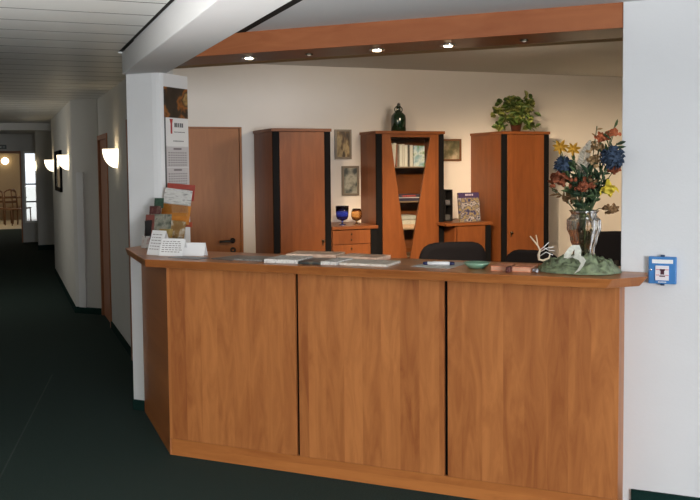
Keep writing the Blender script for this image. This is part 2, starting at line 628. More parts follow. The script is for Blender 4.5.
# ------------------------------------------------------------------ far end of the corridor
YE = 20.0
mb = MB(); mb.box(-1.3, .95, YE, YE + .12, 1.97, Z1 + .2); mb.box(-1.3, -.7, YE, YE + .12, 0, 2)
mb.box(.385, .43, YE, YE + .12, 0, 2); mb.box(.43, .74, YE, YE + .12, 0, .42)
struct(mb.build('wall_end', M['wallc']), 'end wall of the corridor around the open doorway')
mb = MB(); mb.box(-.7, .385, YE - .02, YE + .13, 1.92, 1.972, .004); mb.box(.36, .386, YE - .02, YE + .13, 0, 1.93, .004)
struct(mb.build('door_4', M['doorc']), 'orange brown door lining at the end of the corridor')
w1 = struct(thing('window_1', 'tall narrow glazed sidelight with white bars at the corridor end', 'window', (.43, YE, .42)))
del w1['category']
fw = .29
mb = MB()
mb.box(0, .04, .02, .09, 0, 1.55); mb.box(fw - .04, fw, .02, .09, 0, 1.55); mb.box(.04, fw - .04, .02, .09, 0, .04); mb.box(.04, fw - .04, .02, .09, 1.50, 1.55)
mb.build('window_frame', plain('white_gloss_paint', (.85, .84, .8), .4), w1)
mb = MB(); mb.box(.04, fw - .04, .03, .08, .44, .47); mb.box(.04, fw - .04, .03, .08, .82, .85)
mb.build('glazing_bar', plain('dark_bar', (.08, .07, .06), .5), w1)
mb = MB(); mb.box(.04, fw - .04, .052, .058, .04, 1.5); mb.build('pane', M['pane'], w1)
# room beyond
mb = MB(); mb.box(-2.5, 3, 24.6, 29.2, -.1, .001)
struct(mb.build('floor.001', plain('pale_floor', (.62, .52, .36), .35)), 'pale shiny floor of the room beyond')
mb = MB(); mb.box(-2.5, .60, 29.0, 29.15, 0, 2.7); mb.box(-2.6, -2.45, 20.1, 29.1, 0, 2.7)
struct(mb.build('wall_end.001', plain('beige_wall', (.33, .25, .16), .9)), 'beige wall of the room beyond')
mb = MB(); mb.box(-2.6, 1.1, 20.1, 29.1, 2.6, 2.7); mb.box(.97, 1.1, 20.12, 29.1, 0, 2.6)  # side wall added to keep sideways sky light out of the room
struct(mb.build('ceiling.005', M['ceilr']))
mb = MB(); mb.box(-8, 12, 29.2, 80, -.2, -.02)
struct(mb.build('ground', plain('bright_terrace', (.75, .72, .65), .9)))


def side_chair(loc, r, label):
    t = thing('dining_chair', label, 'chair', loc, r, 'chairs in the far room')
    wm = M['chairw']
    mb = MB(); mb.box(-.21, .21, -.21, .21, .43, .47, .012); mb.build('seat', wm, t)
    for sx in (-1, 1):
        for sy in (-1, 1):
            top_ = .43 if sy < 0 else .95
            mb = MB(); mb.tube([(sx * .19, sy * .19, 0), (sx * .185, sy * .18, .43)] + ([(sx * .18, sy * .2, .7), (sx * .17, sy * .23, .95)] if sy > 0 else []), .018, 8)
            mb.build('leg', wm, t)
    mb = MB()
    for z in (.62, .75): mb.box(-.17, .17, .19, .21, z, z + .06, .005)
    mb.tube([(-.18, .225, .92), (-.09, .24, .98), (0, .245, 1.0), (.09, .24, .98), (.18, .225, .92)], .022, 8)
    mb.build('backrest', wm, t)
    return t


M['chairw'] = wood('dark_chair_wood', (.10, .045, .018), (.16, .075, .03), .4)
side_chair((.30, 26.2, 0), .5, 'brown wooden chair in the far doorway, the one nearer the glazed sidelight')
side_chair((-.05, 27.0, 0), 2.6, 'brown wooden chair in the far doorway, at the left edge of the photo')
side_chair((.50, 26.9, 0), 1.2, 'brown wooden chair in the far room, farthest back behind the other chairs')
ft = thing('dining_table', 'brown table among the chairs beyond the far doorway', 'table', (.12, 28.3, 0))
mb = MB(); mb.box(-.55, .55, -.4, .4, .70, .74, .008); mb.build('tabletop', M['chairw'], ft)
for sx in (-1, 1):
    for sy in (-1, 1):
        mb = MB(); mb.box(sx * .48 - .03, sx * .48 + .03, sy * .33 - .03, sy * .33 + .03, 0, .70); mb.build('leg', M['chairw'], ft)
gp = on_y(5, 161, 28.9)
gl = thing('globe_lamp', 'small glowing globe lamp on the wall of the room beyond', 'lamp', (gp.x, 29.0, gp.z))
mb = MB(); mb.ball((0, -.13, 0), .11, sub=3); mb.build('lamp_shade', emit('globe_light', (1, .82, .5), 5), gl)
mb = MB(); mb.tube([(0, 0, .0), (0, -.06, 0)], .03, 12); mb.build('wall_mount', M['metal'], gl)
ep = on_y(2, 147, YE)
es = thing('exit_sign', 'small dark sign on the header above the far doorway', 'sign', (ep.x, YE, ep.z))
mb = MB(); mb.box(-.09, .09, -.03, 0, -.045, .045, .004); mb.build('sign_panel', plain('dark_sign', (.02, .035, .028), .4), es)
mb = MB(); mb.box(-.05, -.01, -.033, -.03, -.02, .02); mb.box(.01, .06, -.033, -.03, -.008, .008); mb.build('pictogram', plain('sign_mark', (.5, .55, .5), .5), es)


# sconces: quarter bowls of white glass
def sconce(p, label, s=1.0):
    t = thing('wall_sconce', label, 'wall lamp', p, 0, 'corridor wall sconces')
    prof = [(.001, 0)] + [(.125 * s * math.sin(a), .165 * s * (1 - math.cos(a))) for a in [PI / 2 * k / 10 for k in range(1, 11)]] + [(.125 * s, .172 * s)]
    mb = MB(); mb.lathe(prof, (0, 0, 0), 20, a0=PI / 2, a1=3 * PI / 2)
    mb.build('glass_bowl', M['sconce'], t)
    mb = MB(); mb.box(-.01, 0, -.11 * s, .11 * s, .10 * s, .165 * s, .003); mb.build('wall_mount', M['metal'], t)


for X, px, py, lab in ((.975, 117, 168, 'glowing white quarter-bowl sconce right of the brown corridor door, nearest of the row'),
                       (.715, 68.5, 170, 'glowing white sconce just past the slanting wall end, beside the dark picture frame'),
                       (.715, 53.5, 171.5, 'glowing white sconce farther down the corridor, beyond the dark picture frame')):
    sconce(on_x(px, py, X), lab)
pp = on_y(38, 170.5, 18.0)
sconce(Vector((.62, 18.03, pp.z)), 'glowing white sconce at the far corridor end beside the glazed sidelight')

fa, fb = on_x(62, 150, .715), on_x(57, 190, .715)
pf = thing('picture_frame', 'dark framed picture on the corridor wall between two sconces', 'picture', (.715, (fa.y + fb.y) / 2, (fa.z + fb.z) / 2))
hw, hh = abs(fb.y - fa.y) / 2 - .06, abs(fa.z - fb.z) / 2
mb = MB(); mb.box(-.03, 0, -hw, -hw + .05, -hh, hh); mb.box(-.03, 0, hw - .05, hw, -hh, hh); mb.box(-.03, 0, -hw, hw, -hh, -hh + .05); mb.box(-.03, 0, -hw, hw, hh - .05, hh)
mb.build('frame', M['black'], pf)
mb = MB(); mb.box(-.012, 0, -hw + .05, hw - .05, -hh + .05, hh - .05); mb.build('print', plain('print_glass_reflection', (.8, .78, .7), .08), pf)  # pale colour stands in for the bright reflection in the glazing

# ------------------------------------------------------------------ wooden beam with downlights
bm_ = thing('ceiling_beam', 'reddish brown wooden beam with small downlights above the counter opening', 'beam', P0, rz)
del bm_['category']; struct(bm_)
B0, B1 = -1.35, 2.363 + .0
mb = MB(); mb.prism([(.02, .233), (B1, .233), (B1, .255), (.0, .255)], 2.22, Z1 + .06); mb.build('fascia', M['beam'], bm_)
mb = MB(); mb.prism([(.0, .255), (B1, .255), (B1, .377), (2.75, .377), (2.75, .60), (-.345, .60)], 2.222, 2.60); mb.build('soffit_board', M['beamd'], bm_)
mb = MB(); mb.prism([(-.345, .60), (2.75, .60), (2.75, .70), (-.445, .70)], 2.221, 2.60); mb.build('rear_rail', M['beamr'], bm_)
for i, (px, py, lit, lab) in enumerate(((249, 57.5, 1, 'lit round downlight in the wooden beam, nearest the white pillar'),
                                        (309, 54, 0, 'unlit tiny downlight in the beam between the two leftmost lit ones'),
                                        (377, 49.5, 1, 'lit round downlight in the wooden beam, second lit one from the pillar'),
                                        (448, 45, 1, 'lit round downlight in the wooden beam, nearest the right wall of the lit ones'),
                                        (524, 40, 0, 'unlit tiny downlight in the beam nearest the right wall'))):
    p = on_z(px, py, 2.222)
    t = thing('recessed_downlight', lab, 'downlight', p, rz, 'downlights in the beam')
    r = .042 if lit else .022
    mb = MB(); mb.lathe([(r, .0), (r, -.006), (r * .72, -.006), (r * .62, .0)], (0, 0, 0), 24); mb.build('trim_ring', M['chrome'] if lit else M['metal'], t)
    mb = MB(); mb.lathe([(r * .66, -.001), (r * .5, -.009), (.0, -.012)], (0, 0, 0), 24); mb.build('bulb', M['bulb'] if lit else M['bulboff'], t)
    if lit:
        l = bpy.data.lights.new('downlight_beam', 'SPOT')
        l.energy = (130, 0, 330, 620)[i]; l.color = (1, .73, .46); l.spot_size = math.radians(80); l.spot_blend = .4; l.shadow_soft_size = .025
        lo = bpy.data.objects.new('downlight_beam', l); COL.objects.link(lo)
        lo.location = p + Vector((0, 0, -.02))
        lo.rotation_euler = Vector((.74, .66, -.74)).to_track_quat('-Z', 'Y').to_euler()

# ------------------------------------------------------------------ reception counter
ct = thing('reception_counter', 'alder wood reception counter front of three tall panels with black joints', 'counter', cw(-.012, 0), rz)
W3 = .798
for i in range(3):
    mb = MB(); mb.box(i * W3 + (.009 if i else 0), (i + 1) * W3 - (.009 if i < 2 else 0), 0, .02, .094, 1.052, .0015)
    mb.build('front_panel', M['alder'], ct)
mb = MB(); mb.box(.01, 3 * W3 - .004, .003, .022, 0, .0925, .001); mb.build('plinth', M['alderh'], ct)
mb = MB(); mb.box(.012, 3 * W3 - .02, .021, .06, .01, 1.05); mb.build('carcass', M['black'], ct)
s45 = 1 / RT
mb = MB()
Ls = .93
mb.prism([(0.0, 0.0), (.02, .012), (.02 - Ls * s45, .012 + Ls * s45), (-Ls * s45, Ls * s45)], 0, 1.052, .001)
sp = mb.build('side_panel', M['alder'], ct)
mb = MB(); mb.box(3 * W3 - .02, 3 * W3, .02, .223, 0, 1.052, .001); mb.build('side_panel', M['alder'], ct)

top_w = [(.709, 4.80), (2.44, 3.05), (2.640, 3.055), (2.742, 3.178), (2.652, 3.268), (2.80, 3.42), (1.30, 4.92), (1.02, 5.20), (1.02, 5.625), (.955, 5.620), (.93, 5.632), (.853, 5.702), (.700, 5.548)]
zu, zt = 1.052, 1.097
cen = Vector((1.7, 4.3))
loc_top = [cl((x, y, 0)) for x, y in top_w]
low = list(loc_top)
inn = [(.716, 4.83), (2.43, 3.085), (2.615, 3.085), (2.727, 3.193)]
for k, (x, y) in enumerate(inn): low[k] = cl((x, y, 0))
low[-1] = cl((.716, 5.56, 0))
mb = MB()
mb.prism([(p.x, p.y) for p in low], zu, zt, .0, top=[(p.x, p.y) for p in loc_top])
wt = mb.build('counter_worktop', M['top'])
wt.location = P0; wt.rotation_euler = (0, 0, rz)
tag(wt, 'brown wooden worktop with cut-off corners lying on the reception counter', 'worktop')
bv = wt.modifiers.new('bev', 'BEVEL'); bv.width = .004; bv.segments = 2; bv.limit_method = 'ANGLE'

# ------------------------------------------------------------------ tall cabinets on the back wall
def tall_cabinet(name, x0, x1, yf, zt_, label, glazed=False):
    w, dp = x1 - x0, YB - yf - .004
    t = thing(name, label, 'cabinet', (x0, yf, 0))
    mb = MB()
    mb.box(.004, .022, .022, dp, .0, zt_ - .026, .001); mb.box(w - .022, w - .004, .022, dp, 0, zt_ - .026, .001)
    mb.box(.022, w - .022, dp - .012, dp, .0, zt_ - .026)
    mb.box(.022, w - .022, .03, dp - .012, .0, .06); mb.box(.022, w - .022, .03, dp - .012, zt_ - .06, zt_ - .026)
    mb.build('carcass', M['cab'], t)
    mb = MB(); mb.box(-.006, w + .006, -.006, dp, zt_ - .026, zt_, .002); mb.build('top_board', M['cabh'], t)
    sw = .055
    for a in (.004, w - .004 - sw):
        mb = MB(); mb.box(a, a + sw, .0, .022, 0, zt_ - .027, .002); mb.build('front_post', M['black'], t)
    if not glazed:
        mb = MB(); mb.box(.062, w - .062, -.002, .018, .06, zt_ - .03, .002); dr = mb.build('door', M['cab'], t)
        hx = w - .085 if name == 'wardrobe_cabinet' else .10
        mb = MB(); mb.lathe([(.010, 0), (.007, .010), (.012, .02), (.010, .026), (0, .028)], (hx, -.002, .95), 14, M=Matrix.Rotation(PI / 2, 4, 'X'))
        mb.box(hx - .004, hx + .004, -.012, -.002, .91, .94)
        mb.build('handle', M['metal'], dr)
    return t, w, dp


cabL, _, _ = tall_cabinet('wardrobe_cabinet', 2.123, 2.650, 7.06, 1.918, 'tall closed reddish brown cabinet with black edges, beside the light brown door')
cabR, _, _ = tall_cabinet('wardrobe_cabinet', 4.362, 4.892, 7.06, 1.906, 'tall closed reddish brown cabinet with black edges, under the leafy plant')
for ch in cabR.children:
    if ch.name.startswith('door'):
        for g in ch.children: g.location.x = .10 - (.53 - .085) 
YC = 7.27
cabC, wC, dC = tall_cabinet('display_cabinet', 3.166, 3.866, YC, 1.911, 'tall display cabinet with a V-shaped glazed front, under the green bottle', True)
ztc = 1.911
vx0, vx1, vb0, vb1, vz1, vz0 = .146, .556, .312, .334, 1.856, .70
mb = MB()
mb.prism([(.062, 0), (.0, 0)], 0, 0) if False else None


def front_poly(mb, pts, y0, y1):
    a = [mb.bm.verts.new((x, y0, z)) for x, z in pts]
    b = [mb.bm.verts.new((x, y1, z)) for x, z in pts]
    n = len(pts)
    fs = [mb.bm.faces.new(a), mb.bm.faces.new(b[::-1])]
    for i in range(n): fs.append(mb.bm.faces.new((a[i], b[i], b[(i + 1) % n], a[(i + 1) % n])))
    bmesh.ops.recalc_face_normals(mb.bm, faces=fs)
    mb._mark(fs)


front_poly(mb, [(.062, .06), (.322, .06), (.322, vz0), (vb0, vz0), (vx0, vz1), (vx0 - .012, ztc - .03), (.062, ztc - .03)], -.002, .018)
drl = mb.build('door', M['cab'], cabC)
mb = MB()
front_poly(mb, [(wC - .062, .06), (.324, .06), (.324, vz0), (vb1, vz0), (vx1, vz1), (vx1 + .012, ztc - .03), (wC - .062, ztc - .03)], -.002, .018)
drr = mb.build('door', M['cab'], cabC)
mb = MB(); front_poly(mb, [(vx0 - .01, vz1), (vx1 + .01, vz1), (vx1 + .012, ztc - .03), (vx0 - .012, ztc - .03)], -.001, .017)
mb.build('door_rail', M['cabh'], cabC)
mb = MB(); front_poly(mb, [(vb0 - .004, vz0), (vb1 + .004, vz0), (vx1 + .006, vz1), (vx0 - .006, vz1)], .006, .010)
mb.build('glass_front', pane('cabinet_glass', (.97, .98, .97), .05), cabC)
shelf_z = [1.582, 1.262, 1.005, .75]
for z in shelf_z:
    mb = MB(); mb.box(.022, wC - .022, .035, dC - .014, z - .012, z, .001); mb.build('shelf', plain('grey_shelf', (.22, .15, .10), .35), cabC)

# books on the top shelf of the display cabinet
gx = cabC.location.x
bk_specs = [(.155, .030, .215, (.70, .66, .58), 6, 'cream book leaning at the left end'), (.190, .026, .22, (.72, .70, .64), 4, 'off-white book second from the left'),
            (.222, .016, .205, (.30, .12, .07), 1, 'thin brown book beside the off-white one'),
            (.262, .026, .205, (.74, .72, .68), 0, 'white book left of the dark slim one'), (.290, .024, .21, (.66, .63, .58), 0, 'light grey book in the middle of the row'),
            (.316, .030, .20, (.76, .74, .70), 0, 'broad white book in the middle of the row'), (.350, .016, .205, (.10, .09, .08), 0, 'black slim book right of the broad white one'),
            (.369, .030, .20, (.70, .68, .64), 0, 'pale book beside the bright cover'),]
for x, wd, hh_, c, tilt, lab in bk_specs:
    t = thing('book', lab + ' on the display cabinet top shelf', 'book', (gx + x, YC + .055, shelf_z[0] + .001), 0, 'books on the top shelf of the display cabinet')
    t.rotation_euler = (0, math.radians(tilt), 0)
    if tilt: t.location.z += .0005
    mb = MB(); mb.box(0, wd, 0, .006, 0, hh_, .001); mb.box(0, .0025, .002, .16, 0, hh_); mb.box(wd - .0025, wd, .002, .16, 0, hh_); mb.build('cover', plain('book_cover', c, .5), t)
    mb = MB(); mb.box(.0028, wd - .0028, .0065, .155, .004, hh_ - .004); mb.build('pages', M['paper'], t)
# brochure facing outwards
fbk = thing('brochure', 'bright green, white and blue brochure facing out at the right of the top shelf', 'brochure', (gx + .408, YC + .06, shelf_z[0] + .001))
mb = MB(); mb.box(0, .115, 0, .006, 0, .195, .001); mb.build('cover', printed('travel_cover', [(.12, .30, .10), (.72, .78, .80), (.30, .48, .60), (.18, .35, .08)], 13), fbk)
mb = MB(); mb.box(.002, .113, .006, .012, .002, .193); mb.build('pages', M['paper'], fbk)
# items on the lower shelves
bk2 = thing('book', 'dark blue book with red title lying on the second shelf of the display cabinet', 'book', (gx + .23, YC + .05, shelf_z[1] + .001))
mb = MB(); mb.box(0, .24, 0, .17, 0, .028, .002); mb.box(0, .24, 0, .17, .034, .062, .002); mb.build('cover', plain('dark_blue_cover', (.045, .04, .07), .4), bk2)
mb = MB(); mb.box(.002, .238, .004, .168, .028, .034); mb.build('pages', M['paper'], bk2)
mb = MB()
for k in range(7): mb.box(.06 + k * .02, .074 + k * .02, -.001, .001, .038, .055)
mb.build('title', plain('red_title', (.45, .07, .06), .5), bk2)
for k, (z, w_, c, lab) in enumerate(((0, .20, (.60, .42, .30), 'salmon paper block, lowest of the small pile on the third shelf'), (.042, .20, (.60, .58, .52), 'white paper block in the middle of the pile on the third shelf'),
                                     (.088, .19, (.40, .41, .40), 'grey paper block topmost of the pile on the third shelf'))):
    mb = MB(); mb.box(0, w_, 0, .2, 0, .038, .002)
    o = mb.build('paper_block', plain('paper_block', c, .7, var=.15, vscale=60)); o.location = (gx + .245, YC + .05, shelf_z[2] + .001 + z * .94)
    tag(o, lab + ', display cabinet', 'paper')

# chests of drawers between the cabinets
def chest(x0, x1, zt_, label, post_left):
    w, yf = x1 - x0, 7.08
    dp = YB - yf - .004
    t = thing('chest_of_drawers', label, 'chest', (x0, yf, 0))
    mb = MB(); mb.box(-.0, w, -.02, dp, zt_ - .028, zt_, .003); mb.build('top_board', M['cabh'], t)
    mb = MB(); mb.box(.004, .02, .02, dp, 0, zt_ - .028); mb.box(w - .02, w - .004, .02, dp, 0, zt_ - .028); mb.box(.02, w - .02, dp - .015, dp, 0, zt_ - .028); mb.box(.02, w - .02, .022, dp - .015, 0, .05)
    mb.build('carcass', M['cab'], t)
    mb = MB(); mb.box(w - .062, w - .004, .0, .02, 0, zt_ - .029, .002); mb.build('front_post', M['black'], t)
    return t, w


chA, wA = chest(2.658, 3.092, 1.066, 'low reddish brown chest of drawers carrying the two goblets', 0)
z = 1.03
while z > .12:
    mb = MB(); mb.box(.008, wA - .068, .0, .018, z - .122, z, .002); dw = mb.build('drawer', M['cab'], chA)
    for dzk in (.035, .085):
        mb = MB(); mb.lathe([(.006, 0), (.008, .012), (0, .016)], (wA * .42, .0, z - dzk), 10, M=Matrix.Rotation(PI / 2, 4, 'X')); mb.build('knob', M['metal'], dw)
    z -= .127
chB, wB = chest(3.878, 4.262, 1.060, 'low reddish brown chest with a plain front carrying the colourful book', 0)
mb = MB(); mb.box(-.108, .0, -.02, .165, 1.032, 1.060, .003); mb.build('shelf_end', M['cabh'], chB)
mb = MB(); mb.box(.022, wB - .066, .0, .018, .05, 1.026, .002); mb.build('door', M['cab'], chB)

# goblets
def goblet(p, label, mat, prof, name='goblet', lit=False):
    t = thing(name, label, 'goblet', p)
    mb = MB(); mb.lathe(prof, (0, 0, 0), 32); mb.build('bowl', mat, t)
    mb = MB(); mb.lathe([(0, 0), (.034, 0), (.034, .004), (.010, .010), (.007, .026), (.013, .038)], (0, 0, 0), 28); mb.build('foot', mat, t)
    return t


bp_ = on_y(342.3, 222.5, 7.25)
goblet((bp_.x, 7.25, 1.067), 'cobalt blue glass goblet on the low chest left of the display cabinet', glass('blue_glass', (.22, .30, .92), .06),
       [(.012, .038), (.045, .05), (.055, .075), (.058, .11), (.060, .17), (.056, .17), (.054, .11), (.050, .078), (.040, .056), (0, .046)])
ap = on_y(356.6, 222.5, 7.25)
am = goblet((ap.x, 7.25, 1.067), 'amber tulip glass beside the blue goblet', glass('amber_glass', (.92, .66, .36), .15),
            [(.012, .032), (.038, .045), (.050, .075), (.048, .11), (.036, .142), (.034, .142), (.045, .11), (.046, .075), (.034, .048), (0, .04)], 'goblet')

# dark tray of papers and the book on the right-hand chest
tr = thing('letter_tray', 'black letter rack standing between the display cabinet and the colourful book', 'rack', (3.885, 7.30, 1.061))
mb = MB(); mb.box(0, .085, 0, .24, 0, .01); mb.box(0, .008, 0, .24, 0, .30); mb.box(.078, .085, 0, .24, 0, .30); mb.box(0, .085, .23, .24, 0, .30); mb.box(0, .085, 0, .24, .292, .30); mb.box(0, .085, 0, .24, .15, .158)
mb.build('rack_frame', M['blackpl'], tr)
mb = MB(); mb.box(.015, .07, .02, .2, .160, .20); mb.build('papers', plain('dark_papers', (.10, .10, .11), .6), tr)
mb = MB(); mb.box(.015, .07, .02, .2, .012, .06); mb.build('papers', plain('grey_papers', (.06, .06, .06), .6), tr)
b0 = on_y(459.5, 222, 7.16)
cbk = thing('book', 'purple-topped colourful book standing upright on the right-hand low chest', 'book', (b0.x, 7.15, 1.061))
cbk.rotation_euler = (math.radians(-8), 0, 0)
mb = MB(); mb.box(0, .222, 0, .004, 0, .275, .001); mb.box(0, .222, .018, .022, 0, .275, .001); mb.box(0, .004, .0, .022, 0, .275)
mb.build('cover', printed('colourful_cover', [(.015, .015, .05), (.05, .05, .14), (.34, .27, .12), (.04, .04, .10), (.45, .42, .40), (.03, .03, .08)], 16), cbk)
mb = MB(); mb.box(.004, .22, .004, .018, .003, .272); mb.build('pages', M['paper'], cbk)
mb = MB(); mb.box(.0, .222, -.0015, 0, .225, .275); mb.build('title_band', plain('purple_band', (.05, .03, .10), .4), cbk)
mb = MB()
for k, wk in enumerate((.014, .010, .012, .010, .014)): mb.box(.075 + k * .017, .075 + k * .017 + wk, -.0025, -.0015, .245, .262)
mb.build('title', plain('pale_title', (.55, .50, .60), .5), cbk)

# pictures on the back wall
def wall_picture(px0, py0, px1, py1, label, fr, pr_, fw_=.022):
    a, b = on_y(px0, py0, YB), on_y(px1, py1, YB)
    w, h = b.x - a.x, a.z - b.z
    t = thing('picture_frame', label, 'picture', (a.x, YB, b.z))
    mb = MB()
    for bx in ((0, fw_, 0, h), (w - fw_, w, 0, h), (fw_, w - fw_, 0, fw_), (fw_, w - fw_, h - fw_, h)): mb.box(bx[0], bx[1], -.022, -.001, bx[2], bx[3], .002)
    mb.build('frame', fr, t)
    mb = MB(); mb.box(fw_, w - fw_, -.012, -.002, fw_, h - fw_); mb.build('print', pr_, t)


pewter = plain('pewter_frame', (.20, .17, .13), .4, .3)
wall_picture(334.3, 129.5, 351, 159, 'small framed brownish picture, upper of two right of the closed cabinet', pewter, printed('print_street', [(.03, .02, .012), (.14, .085, .035), (.42, .32, .16), (.06, .04, .02)], 11, stretch=(1.6, 1, .6)), .02)
wall_picture(341.3, 166, 358.5, 195.3, 'small framed grey green picture, lower of two right of the closed cabinet', pewter, printed('print_landscape', [(.025, .03, .03), (.06, .075, .075), (.36, .37, .32), (.035, .045, .05)], 7), .02)
wall_picture(436, 139, 460.5, 161, 'small wooden framed landscape picture partly behind the display cabinet', plain('wood_frame', (.17, .08, .035), .4), printed('print_trees', [(.06, .06, .03), (.16, .15, .08), (.52, .45, .33)], 8), .02)

# green swing-top bottle on the display cabinet
bt = on_y(398.5, 128.5, 7.42)
bo = thing('bottle', 'dark green swing-top bottle standing on the display cabinet', 'bottle', (bt.x, 7.42, 1.912), .3)
mb = MB(); mb.lathe([(0, 0), (.064, 0), (.070, .008), (.071, .12), (.066, .148), (.045, .172), (.026, .186), (.020, .20), (.019, .225), (.024, .229), (.024, .238), (.016, .240), (0, .240)], (0, 0, 0), 32)
mb.build('glass_body', plain('dark_green_glass', (.006, .022, .009), .06, spec=.9), bo)
mb = MB(); mb.lathe([(.014, .240), (.015, .252), (.011, .262), (0, .265)], (0, 0, 0), 20); mb.build('stopper', plain('dark_stopper', (.03, .03, .025), .3), bo)
for sx in (-1, 1):
    mb = MB(); mb.tube([(sx * .030 + sx * .018 * math.cos(a) , 0, .205 + .022 * math.sin(a)) for a in [2 * PI * k / 16 for k in range(17)]], .005, 8)
    mb.build('handle', plain('bottle_ring', (.01, .03, .012), .1), bo)
mb = MB(); mb.tube([(-.022, -.004, .225), (-.02, -.006, .258), (0, -.006, .270), (.02, -.006, .258), (.022, -.004, .225)], .002, 6); mb.build('wire_clip', M['chrome'], bo)

# leafy plant on the right-hand cabinet
ppz = 1.907
pc = on_y(516, 129, 7.27)
pl = thing('potted_plant', 'leafy green plant in a small brown pot on top of the tall cabinet', 'plant', (pc.x, 7.27, ppz))
mb = MB(); mb.lathe([(0, 0), (.042, 0), (.060, .095), (.066, .10), (.066, .112), (.056, .112), (.052, .098), (0, .095)], (0, 0, 0), 24); mb.build('pot', plain('brown_pot', (.10, .035, .02), .4), pl)
mb = MB()
stems = []
rnd = random.Random(5)
for k in range(22):
    a = rnd.uniform(0, 2 * PI); el = rnd.uniform(.15, 1.45); ln = rnd.uniform(.14, .27)
    e = Vector((math.cos(a) * math.cos(el) * 1.05 - .03, math.sin(a) * math.cos(el) * .75, math.sin(el))) * ln + Vector((0, 0, .10))
    stems.append(e)
stems += [Vector((-.24, -.02, .05)), Vector((-.20, .0, .02)), Vector((.16, -.03, .06)), Vector((.20, -.02, .01)), Vector((-.22, .02, .20)), Vector((-.16, 0, .30)), Vector((.12, 0, .30)), Vector((-.02, 0, .34)), Vector((-.06, -.13, .10)), Vector((.05, -.14, .09)), Vector((-.12, -.1, .12)), Vector((.0, -.14, .16))]
for e in stems: mb.tube([(0, 0, .09), Vector((e.x * .45, e.y * .45, max(.12, e.z * .75))), e], .0028, 5)
mb.build('stem', plain('plant_stem', (.07, .10, .03), .6), pl)
mb = MB()
for e in stems:
    for q in range(7):
        c = e * rnd.uniform(.72, 1.0) + Vector((rnd.uniform(-.03, .03), rnd.uniform(-.03, .03), rnd.uniform(-.015, .03)))
        c.z = max(c.z, .055)
        d = Vector((rnd.uniform(-1, 1), rnd.uniform(-1, .6), rnd.uniform(-.45, .6)))
        up = Vector((rnd.uniform(-.6, .6), -1, rnd.uniform(.2, 1.2)))
        mb.mi = rnd.choice((0, 0, 1, 1))
        mb.leaf(c, d, up, rnd.uniform(.055, .085), rnd.uniform(.045, .065), .15)
mb.build('foliage', [plain('leaf_green', (.085, .15, .03), .45), plain('leaf_yellowgreen', (.26, .29, .075), .45)], pl)

# ------------------------------------------------------------------ office chairs
oc = thing('office_chair', 'black office chair with rounded backrest behind the white pen on the counter', 'chair')
mb = MB()
pr0 = []
bw, bh = .275, .44
outline = []
for k in range(24):
    a = 2 * PI * k / 24
    cx_, sx_ = math.cos(a), math.sin(a)
    outline.append((bw * math.copysign(abs(cx_) ** .45, cx_), bh / 2 * math.copysign(abs(sx_) ** .55, sx_)))
for side in (0, 1):
    pass
lv = []
for yy, sc_ in ((-.035, .86), (-.045, .95), (0, 1), (.03, .95), (.038, .8)):
    lv.append([mb.bm.verts.new((x * sc_, .20 + yy + .35 * x * x * -1 + .0, .76 + z * sc_)) for x, z in outline])
fs = [mb.bm.faces.new(lv[0]), mb.bm.faces.new(lv[-1][::-1])]
for i in range(4):
    for k in range(24): fs.append(mb.bm.faces.new((lv[i][k], lv[i + 1][k], lv[i + 1][(k + 1) % 24], lv[i][(k + 1) % 24])))
bmesh.ops.recalc_face_normals(mb.bm, faces=fs)
for f in fs: f.smooth = True
mb.build('backrest', M['blackfab'], oc)
mb = MB(); mb.box(-.24, .24, -.27, .18, .43, .51, .03, seg=3); mb.build('seat', M['blackfab'], oc, True)
mb = MB(); mb.tube([(0, .10, .42), (0, .25, .44), (0, .27, .60), (0, .215, .72)], .022, 10); mb.build('back_support', M['blackpl'], oc)
mb = MB(); mb.tube([(0, 0, .10), (0, 0, .43)], .028, 14); mb.build('gas_column', M['blackpl'], oc)
for k in range(5):
    a = 2 * PI * k / 5 + .3
    mb = MB(); mb.tube([(0, 0, .13), (.30 * math.cos(a), .30 * math.sin(a), .075)], [.03, .018], 8); mb.build('leg', M['blackpl'], oc)
    mb = MB(); mb.ball((.30 * math.cos(a), .30 * math.sin(a), .030), .030, sub=2); mb.build('caster', M['blackpl'], oc)
for sx in (-1, 1):
    mb = MB(); mb.tube([(sx * .22, -.02, .45), (sx * .30, -.02, .48), (sx * .31, -.04, .66)], .014, 8); mb.box(sx * .31 - .025, sx * .31 + .025, -.17, .08, .655, .685, .01)
    mb.build('armrest', M['blackpl'], oc)
c1 = on_y(451, 247, 5.9)
oc.location = (c1.x + .03, 6.05, .03); oc.rotation_euler = (0, 0, PI - .15)
c2 = on_y(520, 260, 6.2)
och = dup(oc, (c2.x, 6.2, .03), -1.2, 'black office chair turned sideways with a low backrest, just left of the wire ornament')
for ch in och.children:
    nm = ch.name.split('.')[0]
    if nm == 'backrest': ch.location.z -= .145
    if nm in ('seat', 'armrest'): ch.location.z -= .03
    if nm == 'back_support': ch.scale.z = .82
c3 = on_y(612, 226, 6.3)
dup(oc, (c3.x, 6.3, .03), PI - .5, 'black office chair behind the glass vase by the right wall')

